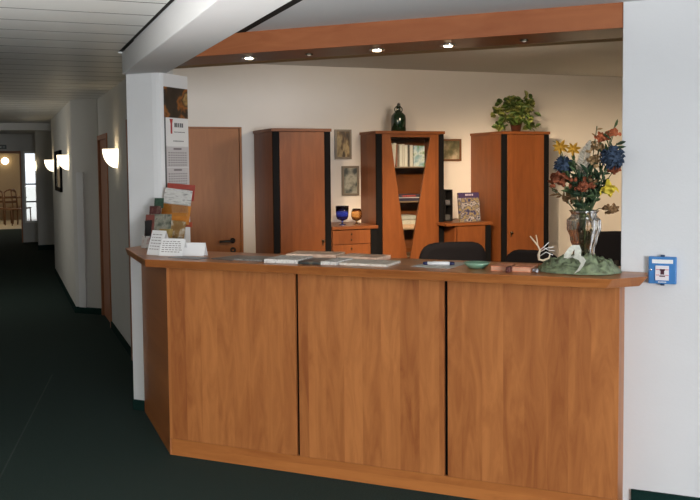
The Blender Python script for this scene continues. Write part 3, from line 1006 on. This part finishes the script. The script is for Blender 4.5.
# ------------------------------------------------------------------ calendar on the side of the pillar
cs = Vector((.974, 5.640, 0))
wc = thing('wall_calendar', 'tall three-month wall calendar hanging on the side of the white pillar', 'calendar', cs + Vector((.002, -.002, 0)), PI / 4)
def zz(px, py): return on_plane(px, py, cs, EX).z
L0, L1 = .0, .262
mb = MB(); mb.box(L0, L1, -.006, 0, zz(175, 118), zz(175, 88)); mb.build('header_picture', printed('amber_photo', [(.012, .008, .006), (.02, .014, .012), (.03, .02, .014), (.32, .11, .02), (.05, .025, .012), (.45, .28, .10)], 7), wc)
mb = MB(); mb.box(L0 + .01, L1, -.005, 0, zz(175, 146), zz(175, 118.5)); mb.build('logo_sheet', M['paper'], wc)
zl = zz(175, 127)
ink = plain('grey_ink', (.10, .10, .11), .6); redink = plain('red_ink', (.40, .04, .04), .6)
mb = MB()
for k, wk in enumerate((.016, .013, .012, .015, .013)): mb.box(.105 + k * .021, .105 + k * .021 + wk, -.0065, -.005, zl - .002, zl + .026)
for k in range(9): mb.box(.10 + k * .014, .109 + k * .014, -.0062, -.005, zl - .036, zl - .031)
for k in range(8): mb.box(.09 + k * .015, .10 + k * .015, -.0062, -.005, zl - .095, zl - .089)
mb.build('lettering', ink, wc)
mb = MB()
front_poly(mb, [(.052, zl + .05), (.088, zl + .05), (.070, zl - .005)], -.0066, -.005); mb.box(.062, .078, -.0068, -.005, zl - .045, zl + .02)
mb.build('emblem', redink, wc)
for (ya, yb) in ((146.5, 167), (167.5, 187)):
    za, zb = zz(175, ya), zz(175, yb)
    mb = MB(); mb.box(L0 + .015, L1, -.005, 0, zb, za - .002); sh = mb.build('month_sheet', plain('month_paper', (.58, .56, .57), .7), wc)
    mb = MB()
    for r_ in range(6):
        for c_ in range(8):
            mb.box(L0 + .032 + c_ * .027, L0 + .047 + c_ * .027, -.0058, -.005, za - .045 - r_ * .016, za - .038 - r_ * .016)
    mb.box(L0 + .09, L0 + .18, -.0058, -.005, za - .022, za - .010)
    mb.build('dates', plain('date_ink', (.22, .20, .21), .7), sh)
mb = MB(); mb.box(.001, L0 + .012, -.004, 0, zz(175, 187), zz(175, 118)); mb.build('backing_board', plain('backing', (.10, .10, .10), .7), wc)

# ------------------------------------------------------------------ brochures on the left end of the counter
def leaflet(name, px0, px1, py0, py1, ly, label, mat, lean=8, turn=0, th=.004, cat='leaflet', roll=0, group=None, back=None):
    a, b = on_c((px0 + px1) / 2, py1, ly), on_c((px0 + px1) / 2, py0, ly)
    w = (on_c(px1, py1, ly) - on_c(px0, py1, ly)).dot(EX)
    h = b.z - a.z
    o = MB(); o.box(-w / 2, w / 2, 0, th, 0, h, .0006)
    if back is not None:
        t = thing(name, label, cat, a, rz, group)
        o.build('front_sheet', mat, t)
        o2 = MB(); o2.box(-w / 2, w / 2, th, th + .0015, 0, h); o2.build('back_sheet', back, t)
        ob = t
    else:
        ob = o.build(name, mat); tag(ob, label, cat, group); ob.location = a
    ob.rotation_euler = Matrix.Rotation(rz + math.radians(turn), 3, 'Z').__matmul__(Matrix.Rotation(math.radians(-lean), 3, 'X')).__matmul__(Matrix.Rotation(math.radians(roll), 3, 'Y')).to_euler()
    return ob


rk = thing('brochure_rack', 'dark tiered brochure rack leaning beside the white pillar on the counter', 'rack', P0, rz)
p_ = {}
# tiers climb from the counter front towards the wall stub
tiers = [(.42, 1.10, 1.17), (.50, 1.16, 1.27), (.57, 1.24, 1.37), (.63, 1.33, 1.46)]
xa, xb = cl(on_c(143, 240, .42)).x, cl(on_c(188, 230, .5)).x
acr = pane('clear_acrylic', (.93, .94, .94), .10)
for (yy, za, zb), (pa, pb) in zip(tiers, ((146, 170), (151, 182), (157, 185), (163, 187))):
    xl, xr = cl(on_c(pa, 230, yy)).x, cl(on_c(pb, 230, yy)).x
    mb = MB()
    mb.box(xl, xr, yy + .036, yy + .039, za, zb)
    mb.box(xl, xr, yy - .004, yy + .036, za - .003, za)
    mb.box(xl, xr, yy - .006, yy - .004, za - .003, za + .012)
    mb.build('tier', acr, rk)
mb = MB(); mb.prism([(xa - .006, .45), (xa - .002, .45), (xa - .002, .53), (xa - .006, .53)], 1.098, 1.27); mb.build('side_panel', M['blackpl'], rk)
mb = MB(); mb.box(xa + .03, xb, .47, .60, 1.0975, 1.104); mb.build('base', M['blackpl'], rk)

leaflet('leaflet', 166, 193.5, 184, 200, .668, 'dark red leaflet, topmost in the brochure rack just under the calendar', printed('red_print', [(.30, .045, .035), (.40, .07, .05), (.34, .06, .05)], 10), 6, roll=4)
leaflet('leaflet', 162.5, 190, 189, 206, .64, 'grey and white leaflet with writing below the dark red leaflet', printed('grey_white_print', [(.28, .28, .27), (.60, .59, .56), (.68, .67, .64), (.30, .28, .27)], 26, stretch=(.5, .5, 2.2)), 8, roll=6)
leaflet('leaflet', 160, 188.5, 204.5, 223, .60, 'bright orange leaflet in the middle of the brochure rack', printed('orange_print', [(.50, .15, .02), (.62, .24, .04), (.40, .10, .02)], 8), 8, roll=5)
leaflet('leaflet', 180, 192, 222, 227, .615, 'narrow red leaflet edge at the right below the orange leaflet', plain('red_paper', (.40, .08, .04), .5), 6)
leaflet('leaflet', 154, 163, 198, 208, .575, 'small dark green leaflet at the upper left of the brochure rack', plain('green_leaflet', (.03, .07, .045), .5, var=.4, vscale=50), 8)
leaflet('leaflet', 149, 160, 206, 218, .54, 'dark maroon leaflet at the upper left of the brochure rack', printed('maroon_print', [(.04, .012, .012), (.09, .02, .02), (.25, .18, .14)], 18), 8)
leaflet('leaflet', 144, 153, 214.5, 240, .50, 'dark brown leaflet at the left end of the brochure rack', printed('brown_print', [(.05, .035, .025), (.20, .05, .04), (.10, .08, .06)], 14), 9)
leaflet('leaflet', 149, 170, 214, 236, .505, 'grey green photo leaflet left of the white flower leaflet', printed('grey_green_print', [(.05, .055, .045), (.16, .17, .13), (.28, .27, .22), (.08, .09, .07)], 20), 9)
leaflet('leaflet', 168, 183, 221, 244, .50, 'leaflet showing a white flower on brown at the right of the rack', printed('white_flower_print', [(.20, .10, .03), (.26, .15, .05), (.72, .70, .62)], 14), 9, roll=4)
leaflet('leaflet', 158, 171, 229, 250, .455, 'orange and yellow leaflet behind the small white cards', printed('orange_yellow_print', [(.38, .13, .02), (.25, .18, .05), (.45, .30, .10)], 20), 9)
leaflet('leaflet', 141, 149, 236, 248, .44, 'white and red leaflet at the lower left corner of the rack', printed('white_red_print', [(.60, .57, .55), (.62, .60, .58), (.35, .06, .05)], 22), 9)


def card(px0, px1, py0, py1, ly, label, turn, lines=True):
    a, b = on_c((px0 + px1) / 2, py1, ly), on_c((px0 + px1) / 2, py0, ly)
    a.z = 1.0975
    w = (on_c(px1, py1, ly) - on_c(px0, py1, ly)).dot(EX)
    h = b.z - a.z
    t = thing('folded_card', label, 'card', a, rz + math.radians(turn), 'white folded cards at the left end of the counter')
    th = math.radians(20)
    R = Matrix.Rotation(-th, 4, 'X')
    mb = MB(); mb.box(-w / 2, w / 2, 0, .0015, 0, h / math.cos(th), M=R); fr = mb.build('front_flap', M['paper'], t)
    Mb = Matrix.Translation((0, 2 * h * math.tan(th), 0)) @ Matrix.Rotation(th, 4, 'X')
    mb = MB(); mb.box(-w / 2, w / 2, -.0015, 0, 0, h / math.cos(th), M=Mb); mb.build('back_flap', M['paper'], t)
    if lines:
        mb = MB(); rr_ = random.Random(int(px0))
        n = 6
        for k in range(n):
            x = -w / 2 + .012
            while x < w / 2 - .03:
                q = rr_.uniform(.010, .024)
                zq = h * (.88 - .125 * k)
                mb.box(x, min(x + q, w / 2 - .01), -.0007, 0, zq - .0022, zq + .0022, M=R)
                x += q + .006
        mb.build('lettering', plain('card_ink', (.30, .27, .26), .7), fr)


card(145, 161.5, 231, 256, .135, 'tall narrow white card, leftmost of the three folded cards on the counter', -12)
card(159, 182, 239, 257, .12, 'white folded card with writing, middle one of the three on the counter', 2)
card(183, 203, 243, 256.5, .165, 'plain white folded card, rightmost of the three on the counter', 8, False)

# ------------------------------------------------------------------ flat papers on the counter
ZT = 1.0975


def sheet(name, x0, x1, y0, y1, z0, th, label, mat, turn=0, cat='paper', group=None):
    mb = MB(); mb.box(-(x1 - x0) / 2, (x1 - x0) / 2, -(y1 - y0) / 2, (y1 - y0) / 2, 0, th, min(.0012, th * .3))
    o = mb.build(name, mat)
    o.location = cw((x0 + x1) / 2, (y0 + y1) / 2, ZT + z0)
    o.rotation_euler = (0, 0, rz + math.radians(turn))
    return tag(o, label, cat, group)


news = printed('newsprint_print', [(.30, .29, .28), (.66, .64, .60), (.74, .72, .68), (.48, .46, .44)], 40, .7)
newsd = printed('dark_magazine', [(.02, .025, .025), (.05, .055, .05), (.14, .13, .10)], 20, .35)
grey = printed('grey_brochure', [(.10, .09, .08), (.22, .20, .18), (.15, .13, .12)], 24, .4)
pinkp = printed('pinkish_news', [(.76, .52, .38), (.78, .58, .44), (.60, .38, .27)], 16, .7)
sheet('brochure', -.02, .20, .02, .12, 0, .002, 'thin grey flyer lying flat right of the folded cards', grey, -8, 'brochure')
sheet('brochure', .26, .42, .04, .25, 0, .004, 'flat grey brown brochure, left of the newspapers on the counter', grey, -14, 'brochure')
sheet('brochure', .40, .58, .04, .22, 0, .008, 'flat grey brochure touching the left end of the newspaper row', printed('grey_brochure_light', [(.14, .14, .13), (.30, .29, .27), (.20, .19, .18)], 22, .4), -6, 'brochure')
sheet('newspaper', .60, .79, -.005, .20, 0, .020, 'folded newspaper at the left of the row on the counter', news, 3, 'newspaper')
sheet('magazine', .80, .92, -.005, .19, 0, .014, 'dark covered magazine between two newspapers on the counter', newsd, 2, 'magazine')
sheet('newspaper', .93, 1.015, .0, .20, 0, .018, 'narrow folded newspaper right of the dark magazine', news, -3, 'newspaper')
sheet('newspaper', 1.02, 1.28, .02, .21, 0, .012, 'wide newspaper at the right end of the row on the counter', printed('newsprint_wide', [(.60, .54, .46), (.76, .70, .62), (.62, .54, .45)], 30, .7), 0, 'newspaper')
sheet('newspaper', .62, .90, .21, .38, 0, .028, 'pinkish folded paper behind the dark magazine', pinkp, 6, 'newspaper')
sheet('newspaper', .92, 1.16, .22, .38, 0, .022, 'pinkish folded paper behind the wide newspaper', pinkp, -5, 'newspaper')

sheet('sheet_of_paper', 1.40, 1.60, .06, .33, 0, .0015, 'white sheet of paper lying under the pen', M['paperg'], -8, 'paper')
pen = thing('pen', 'thick white pen with dark blue ends on the white paper', 'pen', cw(1.500, .16, ZT + .0115), rz + .22)
def xt(a, b, r0, r1): return MB().tube([(a, 0, 0), (b, 0, 0)], [r0, r1], 14)
xt(-.055, .055, .0095, .0095).build('barrel', M['paper'], pen)
xt(-.078, -.055, .007, .0095).build('tip', plain('navy_plastic', (.015, .02, .09), .35), pen)
xt(.055, .078, .0098, .007).build('cap', plain('navy_plastic_cap', (.015, .02, .09), .35), pen)

# green curved dish-like folded leaflet
gd = thing('dish', 'shallow pale green dish on the counter right of the pen', 'dish', cw(1.705, .12, ZT), rz)
mb = MB()
mb.lathe([(0, .0), (.036, .0), (.056, .016), (.062, .026), (.059, .026), (.051, .017), (.032, .006), (0, .005)], (0, 0, 0), 32)
mb.build('bowl', plain('pale_green_glaze', (.20, .38, .26), .35), gd)
mb = MB(); mb.lathe([(.062, .024), (.065, .027), (.062, .029), (.058, .026)], (0, 0, 0), 32); mb.build('rim', plain('rim_green', (.30, .46, .34), .35), gd)
for k, (x0, x1, lab) in enumerate(((1.795, 1.878, 'orange-pink flat booklet left of its twin, beside the green dish'), (1.895, 1.985, 'orange-pink flat booklet right of its twin, beside the green cloth'))):
    t = thing('booklet', lab, 'booklet', cw((x0 + x1) / 2, .11, ZT), rz - .02, 'orange booklets on the counter')
    w = (x1 - x0) / 2
    mb = MB(); mb.box(-w, w, -.075, .075, 0, .003, .0006); mb.box(-w, w, -.075, .075, .020, .023, .0006); mb.box(-w, w, .072, .075, 0, .023); mb.build('cover', printed('orange_cover', [(.74, .24, .11), (.78, .33, .19), (.66, .20, .09)], 30, .45), t)
    mb = MB(); mb.box(-w + .002, w - .002, -.074, .072, .003, .020); mb.build('pages', plain('pinkish_pages', (.62, .32, .20), .7), t)
mb = MB(); mb.box(-.011, .011, -.03, .03, 0, .026, .004); o = mb.build('small_box', plain('dark_red_box', (.10, .025, .02), .5)); o.location = cw(1.886, .02, ZT); o.rotation_euler = (0, 0, rz)
tag(o, 'tiny dark red box between the two orange booklets', 'box')
mb = MB()
for k in range(6): mb.ball((rnd.uniform(-.02, .02), rnd.uniform(-.03, .03), .008), .008, sub=1, jit=.4)
o = mb.build('glass_pebbles', plain('glitter_pebbles', (.45, .45, .48), .2)); o['kind'] = 'stuff'
o.location = cw(2.012, .03, ZT); tag(o, 'few glittering glass pebbles at the left edge of the green cloth', 'pebbles')

# ------------------------------------------------------------------ green cloth, vase and flowers
hc = Vector((2.205, .150))
mb = MB()
NX, NY = 96, 60
RX, RY = .215, .150
gridv = []


def heap_h(u, v):
    r = math.sqrt(u * u + v * v)
    if r >= 1: return 0
    e = (1 - r ** 3)
    h = .055 * e
    h += .032 * e ** .5 * abs(noise.noise(Vector((u * 3.2, v * 3.2, 3)))) * 1.8
    h += .020 * e ** .5 * (abs(noise.noise(Vector((u * 7 + v * 3, v * 7, 7)))) * 1.6 - .3)
    h += .008 * e ** .5 * noise.noise(Vector((u * 17, v * 17, 2)))
    if r < .42 : h = h * (r / .42) ** .5 * .6 + .035 * (1 - (r / .42) ** .5) * 1 + h * .4 * (r / .42) ** .5
    return max(h, 0.001)


for j in range(NY + 1):
    row = []
    for i in range(NX + 1):
        a = 2 * PI * i / NX
        r = (j / NY) ** .8
        ed = 1 + .10 * noise.noise(Vector((math.cos(a) * 2, math.sin(a) * 2, 1)))
        u, v = r * math.cos(a), r * math.sin(a)
        x = u * RX * ed * (1 if math.cos(a) < 0 else .80); y = v * RY * ed
        row.append(mb.bm.verts.new((x, y, .002 + heap_h(u, v))))
    gridv.append(row)
fs = []
for j in range(NY):
    for i in range(NX):
        fs.append(mb.bm.faces.new((gridv[j][i], gridv[j][i + 1], gridv[j + 1][i + 1], gridv[j + 1][i])))
bmesh.ops.remove_doubles(mb.bm, verts=mb.bm.verts, dist=1e-5)
bmesh.ops.recalc_face_normals(mb.bm, faces=mb.bm.faces)
for f in mb.bm.faces: f.smooth = True
clo = mb.build('cloth', plain('green_organza', (.17, .21, .12), .45, spec=.5, var=.55, vscale=45))
clo.location = cw(hc.x, hc.y, ZT); clo.rotation_euler = (0, 0, rz)
tag(clo, 'crumpled green cloth heaped around the vase on the counter', 'cloth')

VB = cw(2.205, .150, ZT + .037)
va = thing('vase', 'ribbed clear crystal vase standing in the green cloth', 'vase', VB, rz)
VH = .235
mb = MB()
key = [(.040, 0), (.044, .012), (.045, .04), (.051, .08), (.062, .12), (.074, .16), (.079, .185), (.074, .204), (.060, .218), (.056, .228), (.062, .240), (.068, .248)]
prof_o = [(0, 0)]
for (r0_, z0_), (r1_, z1_) in zip(key, key[1:]):
    for k in range(4): prof_o.append((r0_ + (r1_ - r0_) * k / 4, z0_ + (z1_ - z0_) * k / 4))
prof_o.append(key[-1])
mb.lathe(prof_o, (0, 0, 0), 112, rib=.06, nrib=7, twist=60)
mb.lathe([(.068, .248), (.064, .248), (.057, .240), (.051, .228), (.055, .216), (.068, .202), (.073, .185), (.068, .16), (.056, .12), (.045, .08), (.038, .04), (0, .034)], (0, 0, 0), 112)
bmesh.ops.remove_doubles(mb.bm, verts=mb.bm.verts, dist=1e-5)
bmesh.ops.recalc_face_normals(mb.bm, faces=mb.bm.faces)
mb.build('glass_body', glass('crystal', (.78, .72, .62), .14, 1.28), va)

FM = {}
FM['blue'] = plain('blue_petals', (.040, .066, .115), .8, var=.3, vscale=60)
FM['yellow'] = plain('yellow_petals', (.72, .55, .05), .6, var=.12, vscale=40)
FM['gold'] = plain('golden_petals', (.62, .33, .03), .7, var=.2, vscale=50)
FM['rust'] = plain('rust_blossoms', (.28, .075, .03), .8, var=.3, vscale=60)
FM['orange'] = plain('orange_blossoms', (.48, .13, .05), .8, var=.3, vscale=60)
FM['white'] = plain('white_feather', (.58, .52, .42), .8)
FM['leafd'] = plain('dark_leaf', (.03, .065, .03), .6, var=.3, vscale=40)
FM['leafm'] = plain('mid_leaf', (.07, .12, .045), .6, var=.3, vscale=40)
FM['brown'] = plain('dried_brown', (.22, .12, .05), .85, var=.3, vscale=60)
FM['tan'] = plain('dried_tan', (.42, .27, .13), .85, var=.3, vscale=60)
FM['stem'] = plain('flower_stem', (.06, .10, .04), .7)
vl = cl(VB)


def fpos(px, py, dy=0.0):             # a point in the bouquet, dy in front (-) or behind (+) of the vase axis
    return on_c(px, py, vl.y + dy)


def stem_to(p, t, mat='stem', r=.0022):
    a = VB + Vector((0, 0, .05)); b = VB + Vector((0, 0, .225)) + (Vector((p.x, p.y, 0)) - Vector((VB.x, VB.y, 0))) * .18
    c = b.lerp(p, .5) + Vector((0, 0, .02))
    mb = MB(); mb.tube([a, b, c, p], r, 6); mb.build('stem', FM[mat], t)


def bloom(kind, px, py, dy, size, label, name):
    p = fpos(px, py, dy)
    t = thing(name, label, 'flower', (0, 0, 0), 0, 'flowers in the crystal vase')
    t.location = (0, 0, 0)
    rr_ = random.Random(int(px * 7 + py))
    towards = (Vector((0, 0, H)) - p).normalized()
    stem_to(p, t)
    mb = MB()
    if kind == 'blueball':
        mb.ball(p, size * .72, sub=3, jit=.12)
        for k in range(110):
            d = Vector((rr_.gauss(0, 1), rr_.gauss(0, 1), rr_.gauss(0, 1))).normalized()
            mb.leaf(p + d * size * .62, d + Vector((rr_.uniform(-.5, .5), rr_.uniform(-.5, .5), rr_.uniform(-.5, .5))), Vector((rr_.uniform(-1, 1), rr_.uniform(-1, 1), 1)), size * .42, size * .34)
        mb.build('bloom', FM['blue'], t)
    elif kind == 'trumpet':
        ax = (towards * .5 + Vector((0.1, 0, -.75))).normalized()
        Rm = ax.to_track_quat('Z', 'Y').to_matrix().to_4x4()
        mb.lathe([(.006, -size * .9), (.012, -size * .5), (size * .40, 0), (size * .60, size * .35), (size * .50, size * .62), (size * .46, size * .58), (size * .36, 0), (.01, -size * .4)], p, 24, rib=.12, nrib=5, M=Rm)
        for k in range(5):
            a = 2 * PI * k / 5
            d = Rm @ Vector((math.cos(a) * .8, math.sin(a) * .8, .7))
            mb.leaf(p + (Rm @ Vector((math.cos(a), math.sin(a), 0))) * size * .35, d, -ax, size * 1.0, size * .65)
        mb.build('bloom', FM['yellow'], t)
    elif kind == 'spray':
        mat = FM[label_mat[0]]
        for k in range(label_mat[1]):
            o_ = Vector((rr_.gauss(0, 1) * size, rr_.gauss(0, .5) * size, rr_.gauss(0, .6) * size))
            q = p + EX * o_.x + EY * o_.y + Vector((0, 0, o_.z))
            mb.ball(q, rr_.uniform(.006, .011), sub=1, jit=.3)
            for h_ in range(3):
                mb.leaf(q, Vector((rr_.uniform(-1, 1), rr_.uniform(-1, 1), rr_.uniform(-.4, 1))), towards, .020, .014)
        mb.build('bloom', mat, t)
    elif kind == 'lily':
        for k in range(7):
            a = 2 * PI * k / 7 + .2
            d = (CR * math.cos(a) + Vector((0, 0, 1)) * math.sin(a) * .8 + towards * .5)
            mb.leaf(p, d, towards, size, size * .42)
        mb.ball(p, size * .2, sub=1)
        mb.build('bloom', FM[label_mat[0]], t)
    return t


label_mat = None
bloom('blueball', 612.5, 157.5, -.03, .057, 'round dusty blue flower overlapping the edge of the right wall', 'blue_flower')
bloom('blueball', 564, 166, .02, .050, 'dusty blue flower at the left of the bouquet', 'blue_flower')
bloom('trumpet', 608.5, 187, -.03, .043, 'bright yellow trumpet flower hanging at the right of the bouquet', 'yellow_flower')
label_mat = ('gold',)
bloom('lily', 560, 147, .0, .042, 'golden yellow flower at the upper left end of the bouquet', 'golden_flower')
bloom('lily', 573, 149, .01, .038, 'golden yellow flower at the upper left, nearer the white feather', 'golden_flower')
label_mat = ('orange', 16)
bloom('spray', 602, 137, .01, .014, 'orange-red blossom spray above the round blue flower, on its left', 'orange_blossom')
bloom('spray', 614, 133, -.01, .012, 'orange-red blossom spray at the very top right of the bouquet', 'orange_blossom')
label_mat = ('rust', 22)
bloom('spray', 562, 181, -.03, .020, 'rust red blossom spray low at the left of the bouquet', 'rust_blossom')
bloom('spray', 582, 187, -.04, .020, 'rust red blossom spray low in the middle above the vase rim', 'rust_blossom')
label_mat = ('tan', 14)
bloom('spray', 594, 160, .0, .014, 'pale tan dried blossom spray right of the white feather', 'dried_blossom')
label_mat = ('brown', 18)
bloom('spray', 570, 198, .02, .016, 'brown dried spray left of the vase rim', 'dried_blossom')
bloom('spray', 610, 210, -.03, .012, 'brown dried spray low at the right below the yellow trumpet flower', 'dried_blossom')
label_mat = ('rust', 12)
bloom('spray', 614, 170, .02, .012, 'rust red blossom spray between the round blue and the yellow flower', 'rust_blossom')

label_mat = ('tan', 20)
bloom('spray', 599, 148, .02, .018, 'tan dried blossom spray between the feather and the round blue flower', 'dried_blossom')
label_mat = ('rust', 16)
bloom('spray', 556, 176, .02, .014, 'rust red blossom spray farthest left in the bouquet, under the left blue flower', 'rust_blossom')
label_mat = ('brown', 20)
bloom('spray', 590, 183, .0, .018, 'brown dried spray under the middle of the bouquet', 'dried_blossom')
# white feather
fe = thing('feather', 'white feather plume standing in the middle of the bouquet', 'feather', (0, 0, 0))
p1, p2, p3 = fpos(582, 185), fpos(581, 165), fpos(590, 141)
stem_to(p1, fe)
mb = MB()
prev = None
for k in range(46):
    t_ = k / 45
    c = p1 * (1 - t_) ** 2 + p2 * 2 * t_ * (1 - t_) + p3 * t_ * t_
    w_ = .034 * math.sin(PI * min(1, t_ * .9 + .1)) + .006
    for sgn in (-1, 1):
        d = EX * sgn + Vector((0, 0, .9)) + EY * rnd.uniform(-.4, .4)
        mb.leaf(c, d, -EY, w_, .009, .1)
mb.build('vane', FM['white'], fe)

# foliage sprigs
def sprig(px, py, dy, n, ln, mat, label, name='leaf_sprig'):
    p = fpos(px, py, dy)
    t = thing(name, label, 'sprig', (0, 0, 0), 0, 'green sprigs in the crystal vase')
    stem_to(p, t)
    a = VB + Vector((0, 0, .24))
    mb = MB()
    rr_ = random.Random(int(px * 3 + py))
    for k in range(n):
        q = a.lerp(p, .35 + .65 * (k + .5) / n)
        d = (p - a).normalized() * .6 + Vector((rr_.uniform(-1, 1), rr_.uniform(-.7, .7), rr_.uniform(-.5, .6)))
        mb.leaf(q, d, Vector((rr_.uniform(-.5, .5), -1, .5)), ln * rr_.uniform(.7, 1.1), ln * .32)
    mb.build('leaves', FM[mat], t)


for args in ((573, 160, .0, 16, .06, 'leafm', 'long mid-green sprig between the left blue flower and the feather'),
             (579, 178, -.03, 14, .055, 'leafd', 'dark green sprig just above the vase rim'),
             (600, 172, .02, 18, .055, 'leafd', 'dark green sprig right of the feather behind the blossoms'),
             (615, 125, .0, 10, .045, 'leafm', 'green sprig reaching up beside the wall edge'),
             (617, 143, .0, 12, .05, 'leafd', 'dark green leaves above the round blue flower'),
             (605, 180, .0, 14, .05, 'leafd', 'dark green sprig below the round blue flower'),
             (552, 190, .02, 8, .04, 'brown', 'thin brown sprig sticking out lowest at the left'),
             (556, 140, .05, 7, .03, 'leafm', 'thin green sprig at the top left of the bouquet'),
             (592, 192, -.02, 12, .05, 'leafd', 'dark green leaves right above the middle of the vase rim'),
             (571, 188, .0, 12, .045, 'brown', 'brownish leafy sprig over the left of the vase rim'),
             (583, 205, -.01, 10, .06, 'leafd', 'short green leaves spilling inside the vase neck')):
    sprig(*args)
for args in ((588, 170, -.01, 14, .075, 'leafd', 'broad dark green leaves in the middle right below the feather'),
             (568, 176, -.01, 12, .065, 'leafm', 'mid green leaves between the left blue flower and the rust blossoms'),
             (600, 190, -.02, 12, .06, 'leafm', 'mid green leaves left of the yellow trumpet flower'),
             (549, 186, .03, 7, .035, 'brown', 'thin brown sprig pointing left above the lowest one'),
             (597, 126, .03, 8, .03, 'tan', 'thin tan twig reaching up beside the orange-red blossoms')):
    sprig(*args)

# white ribbon bow and wire twig on the cloth
rb = thing('ribbon', 'white ribbon draped over the green cloth in front of the vase', 'ribbon', (0, 0, 0))
lyr = -.0
def rp_(px, py, ly): return on_c(px, py, ly)
mb = MB(); mb.strip([rp_(567, 258, .045), rp_(568, 254, .042), rp_(572, 248, .045), rp_(576, 245, .05), rp_(578, 250, .045), rp_(577.5, 257, .035)], .030, EX, .002); mb.build('loop', M['ribbon'], rb)
mb = MB(); mb.strip([rp_(569, 257.5, .04), rp_(575, 256, .03), rp_(581, 258.5, .02), rp_(583.5, 262, .012), rp_(581, 267, .004), rp_(577, 272, -.005)], .026, EX * .8 + Vector((0, 0, .5)), .002); mb.build('tail', M['ribbon'], rb)

tw = thing('wire_ornament', 'beige and white curled twig ornament at the left of the green cloth', 'ornament', (0, 0, 0))
q = lambda x, y: on_c(x, y, .06)
mb = MB(); mb.tube([q(530, 236), q(534, 241), q(538, 246), q(540, 250), q(538.5, 255), q(539, 259.5), q(543, 260.5), q(549, 258), q(550, 254)], [.003, .004, .004, .005, .006, .006, .005, .004, .003], 8)
mb.build('stem', plain('beige_twig', (.62, .50, .36), .6), tw)
mb = MB(); mb.tube([q(538, 246), q(537, 240), q(536, 235)], .003, 8); mb.build('branch', plain('beige_branch', (.58, .45, .30), .6), tw)
mb = MB()
mb.tube([q(540, 250), q(545, 246), q(549, 242)], .0022, 6); mb.tube([q(540, 252), q(547, 248), q(554, 247)], .0022, 6); mb.tube([q(543, 247), q(548, 250), q(555, 251)], .002, 6); mb.tube([q(540, 256), q(546, 252), q(553, 255)], .0022, 6)
mb.build('wire', plain('white_wire', (.70, .68, .66), .4), tw)

# ------------------------------------------------------------------ blue alarm box on the right wall
ab = thing('alarm_call_box', 'small square blue call box with white window on the wall right of the counter', 'call box', cw(2.5475, .227, 1.110), rz)
hw = .0605
blue = plain('blue_plastic', (.045, .20, .50), .4)
mb = MB(); mb.box(-hw, hw, -.028, -.001, -.062, .062, .005); mb.build('housing', blue, ab)
mb = MB(); mb.box(-.045, .045, -.0305, -.028, .032, .050, .0008); lb = mb.build('label_plate', M['paper'], ab)
mb = MB(); mb.box(-.030, .028, -.034, -.028, -.045, .022, .0015); wp = mb.build('window', plain('white_window', (.80, .76, .80), .2), ab)
mb = MB()
mb.box(-.008, .008, -.0352, -.034, -.018, .004); mb.box(-.012, .012, -.0352, -.034, .000, .007); mb.box(-.012, .012, -.0352, -.034, -.028, -.022)
mb.build('symbol', plain('dark_symbol', (.07, .015, .03), .5), wp)
mb = MB()
for sx in (-1, 1):
    mb.box(sx * .020 - .007, sx * .020 + .007, -.0350, -.034, .003, .006); mb.box(sx * .020 - .007, sx * .020 + .007, -.0350, -.034, -.022, -.019)
mb.build('arrow', plain('red_arrow', (.60, .12, .14), .5), wp)
mb = MB()
for k in range(6): mb.box(-.018 + k * .006, -.0135 + k * .006, -.0290, -.028, -.0555, -.0505)
mb.build('lettering', M['paper'], ab)
mb = MB(); mb.ball((-.050, -.028, .002), .006, .003, .006, sub=2); mb.build('lock', M['chrome'], ab)
for sz in (-1, 1):
    mb = MB(); mb.box(-.009, .009, -.022, -.004, sz * .065 - .005, sz * .065 + .005, .002); mb.build('latch', plain('dark_blue_latch', (.02, .05, .12), .5), ab)
